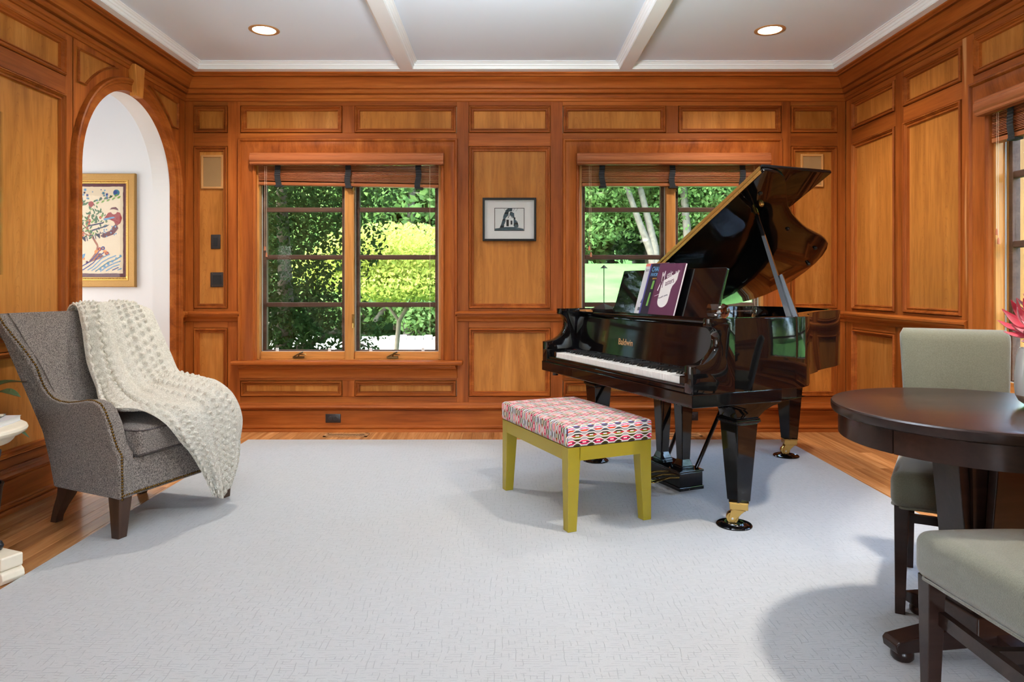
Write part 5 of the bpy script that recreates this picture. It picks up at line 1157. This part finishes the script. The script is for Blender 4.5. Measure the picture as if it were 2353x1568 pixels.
for i in range(60):
    x = -14+i*.26
    if kc is None: o = MB().rbox((0, 0, .06), (.12, .1, .10), .03, 2, n=2).build('stone', 'curb_stone', kerb, smooth=60); kc = o.data
    else: o = bpy.data.objects.new('stone', kc); COL.objects.link(o); o.parent = kerb
    o.location = (x, 21.05, float(ground_h(x, 21.05))); o.rotation_euler = (0, 0, random.uniform(-.1, .1)); o.scale = (1, 1, random.uniform(.7, 1.1))
def leaves_mesh(name, blobs, n_, size, mat, seed, droop=.3):
    r = np.random.default_rng(seed); w = np.array([b[3]*b[4]*b[5] for b in blobs])**.7; w /= w.sum(); ids = r.choice(len(blobs), n_, p=w); B = np.array(blobs)[ids]
    d = r.normal(size=(n_, 3)); d /= np.linalg.norm(d, axis=1, keepdims=True); rad = r.random(n_)**.42
    P = B[:, :3]+d*rad[:, None]*B[:, 3:6]
    t1 = r.normal(size=(n_, 3)); t1[:, 2] -= droop; t1 /= np.linalg.norm(t1, axis=1, keepdims=True); up = r.normal(size=(n_, 3))*.7; up[:, 2] += 1
    t2 = np.cross(t1, up); t2 /= np.maximum(1e-6, np.linalg.norm(t2, axis=1, keepdims=True)); s = size*(.6+.8*r.random(n_))[:, None]
    V = np.stack([P-t1*s*.5, P+t2*s*.30-t1*s*.05, P+t1*s*.55, P-t2*s*.30-t1*s*.05], 1).reshape(-1, 3); F = np.arange(n_*4).reshape(-1, 4)
    me = bpy.data.meshes.new(name); me.from_pydata(V.tolist(), [], F.tolist()); me.materials.append(MATS[mat]); return me
def tree(name, label, cat, loc, crown_me, trunks, bark, group=None, rz=0, sc=1):
    t = thing(name, label, cat, loc, rz, group); t.scale = (sc, sc, sc)
    o = bpy.data.objects.new('crown', crown_me); COL.objects.link(o); o.parent = t; o['kind'] = 'stuff'
    for pts, rs in trunks: MB().tube(pts, rs, 10).build('trunk', bark, t, smooth=60)
    return t
holly = leaves_mesh('crown', [(0, 0, 2.2, 1.35, 1.1, 1.1), (-.6, .1, 1.2, 1.3, 1.0, .95), (.35, -.1, .9, .95, .8, .55), (-.2, 0, .2, 1.2, .9, .5), (.2, .3, 3.1, 1.5, 1.2, 1.0)], 30000, .062, 'leaf_holly_shaded', 1)
tree('evergreen_tree', 'dark leafy evergreen filling the left pane of the left window', 'tree', (-2.62, 8.0, float(ground_h(-2.6, 8.0))+.25), holly, [([(0, 0, -.3), (.1, 0, 1.2), (0, .1, 3)], [.12, .09, .05]), ([(0, 0, .6), (.7, -.2, .9), (1.1, -.3, .75)], [.04, .025, .01])], 'bark_dark')
maple = leaves_mesh('crown', [(0, 0, 1.95, 1.4, 1.2, .50), (.8, .2, 1.55, 1.0, 1.0, .40), (-.8, 0, 1.6, 1.1, 1.0, .42), (.2, -.3, 1.35, 1.3, 1.1, .32)], 20000, .072, 'leaf_maple', 2)
tree('japanese_maple', 'bright yellow green maple in front of the road', 'tree', (-1.95, 12.2, float(ground_h(-1.95, 12.2))+.35), maple, [([(0, 0, -.4), (.1, 0, .7), (.5, .1, 1.4)], [.05, .04, .02]), ([(.1, 0, .7), (-.4, .1, 1.4)], [.03, .015])], 'bark_dark')
wood1 = leaves_mesh('crown', [(0, 0, 3.0, 2.6, 2.2, 2.2), (.9, 0, 5.6, 2.6, 2.2, 2.2), (-1.0, .3, 8.0, 2.8, 2.4, 2.4), (.2, 0, 10.6, 2.2, 2, 1.8), (-1.2, -.4, 4.4, 2.0, 1.8, 1.6)], 20000, .20, 'leaf_deep', 3)
wood2 = leaves_mesh('crown', [(0, 0, 2.2, 2.6, 2.2, 1.8), (-.9, 0, 4.4, 2.4, 2.2, 2.0), (1.0, .3, 6.6, 2.8, 2.4, 2.4), (-.2, 0, 9.6, 2.2, 2, 1.8)], 20000, .19, 'leaf_bright', 4)
WT = [([(0, 0, -1), (.2, 0, 4), (0, 0, 10)], [.26, .2, .08])]
spots = [(-14, 25, 0), (-18, 24, 1), (-22, 25, 0), (-26, 22, 1), (-9.6, 27.5, 0), (-8.2, 24.2, 0), (-6.2, 26.2, 0), (-5.0, 23.6, 1), (-3.8, 26.0, 0), (-2.9, 24.0, 1), 
         (2.6, 24.6, 1), (4.0, 27.0, 1), (5.2, 24.0, 0), (6.6, 26.2, 1), (8.0, 24.4, 1), (9.6, 26.5, 0), (11.5, 25, 1), (-4.6, 31, 0), (6.0, 31, 0), (-7.4, 30.5, 1), (10.5, 31, 0),
         (27, 14, 1), (28, 8, 0), (28, 3, 1), (27, -2, 0), (26, -7, 1), (25, 20, 0), (33, 11.5, 1), (33, 5, 0)]
spots.sort(key=lambda q: (q[0]/max(q[1], 3))); cnt = {}; ORD = ['first', 'second', 'third', 'fourth', 'fifth', 'sixth', 'seventh', 'eighth', 'ninth', 'tenth', 'eleventh', 'twelfth']
for i, (x, y, kd) in enumerate(spots):
    z = float(ground_h(x, y)); side = 'right window' if x > 15 else 'left window' if x < 1 else 'piano window'
    kn = 'deep green' if kd == 0 else 'bright green'; cnt[(side, kd)] = cnt.get((side, kd), 0)+1
    tree('woodland_tree', ORD[cnt[(side, kd)]-1]+' '+kn+' woodland tree from the left beyond the '+side, 'tree', (x, y, z-.4), (wood1, wood2)[kd], WT, 'bark_dark', 'woodland trees beyond the '+side+(' deep' if kd == 0 else ' bright'), random.uniform(0, 6.28), random.uniform(.9, 1.15)*(1 if x > 15 else 1.3))
# pale trunk in the left window, leaning birch in the piano window
thin = leaves_mesh('crown', [(0, 0, 7.2, 2.0, 1.8, 1.6), (.6, 0, 5.4, 1.1, 1.0, .7)], 3500, .22, 'leaf_bright', 5)
tree('pale_trunk_tree', 'tall tree with a straight white trunk beyond the maple', 'tree', (-2.33, 16.6+5.5, float(ground_h(-3.0, 22.1))), thin, [([(-.75, 0, -.5), (-.72, 0, 2), (-.55, 0, 6)], [.16, .14, .10])], 'bark_white')
birch = leaves_mesh('crown', [(0, 0, 3.9, 2.4, 1.6, 1.4), (1.6, .3, 2.9, 1.9, 1.4, 1.1), (-1.9, .3, 2.9, 2.0, 1.4, 1.1), (-.6, .9, 1.7, 3.0, .8, 1.0), (-2.6, .5, 1.1, 1.6, .9, .8), (2.2, .6, 1.3, 1.8, .9, .9)], 16000, .135, 'leaf_bright', 6)
by = 20.6; bxx = (1503-1158)/FPX*by
tree('birch_tree', 'leaning birch with two pale peeling trunks behind the piano', 'tree', (bxx, by, float(ground_h(bxx, by))), birch, [([(0, 0, -.3), (-.06, 0, .3), (-.42, 0, 1.2), (-.85, 0, 2.4), (-1.3, 0, 4.4)], [.15, .125, .095, .08, .05]), ([(0.05, 0, .0), (.02, 0, .5), (-.12, .1, 1.2), (-.42, .1, 2.4), (-.6, .1, 4.4)], [.13, .12, .105, .09, .05]), ([(1.15, .3, -.3), (1.05, .3, 1.2), (.80, .3, 4.0)], [.14, .12, .08])], 'bark_white')
# fallen branch and shrubs
o = MB().tube([(-4.2, 22.6, float(ground_h(-4.2, 22.6))+.5), (-3.4, 22.4, 1.0), (-2.5, 22.3, 1.6), (-1.8, 22.2, 1.9)], [.10, .085, .06, .03], 8).build('fallen_branch', 'bark_white', smooth=60); tag(o, 'pale fallen branch leaning in front of the wood', 'branch')
shrub = leaves_mesh('crown', [(0, 0, .45, .6, .5, .45), (.3, 0, .7, .4, .4, .35)], 1400, .12, 'leaf_bright', 8)
for x, y, lb in ((-2.7, 22.0, 'low rounded shrub on the verge beyond the road, left one'), (-1.5, 22.3, 'taller rounded shrub on the verge beyond the road, right one'), (-1.9, 8.4, 'small leafy shrub at the foot of the left window')):
    s_ = .5 if y < 10 else 1.5
    tree('shrub', lb, 'shrub', (x, y, float(ground_h(x, y))), shrub, [([(0, 0, -.1), (0, 0, .4)], [.03, .015])], 'bark_dark', sc=s_)
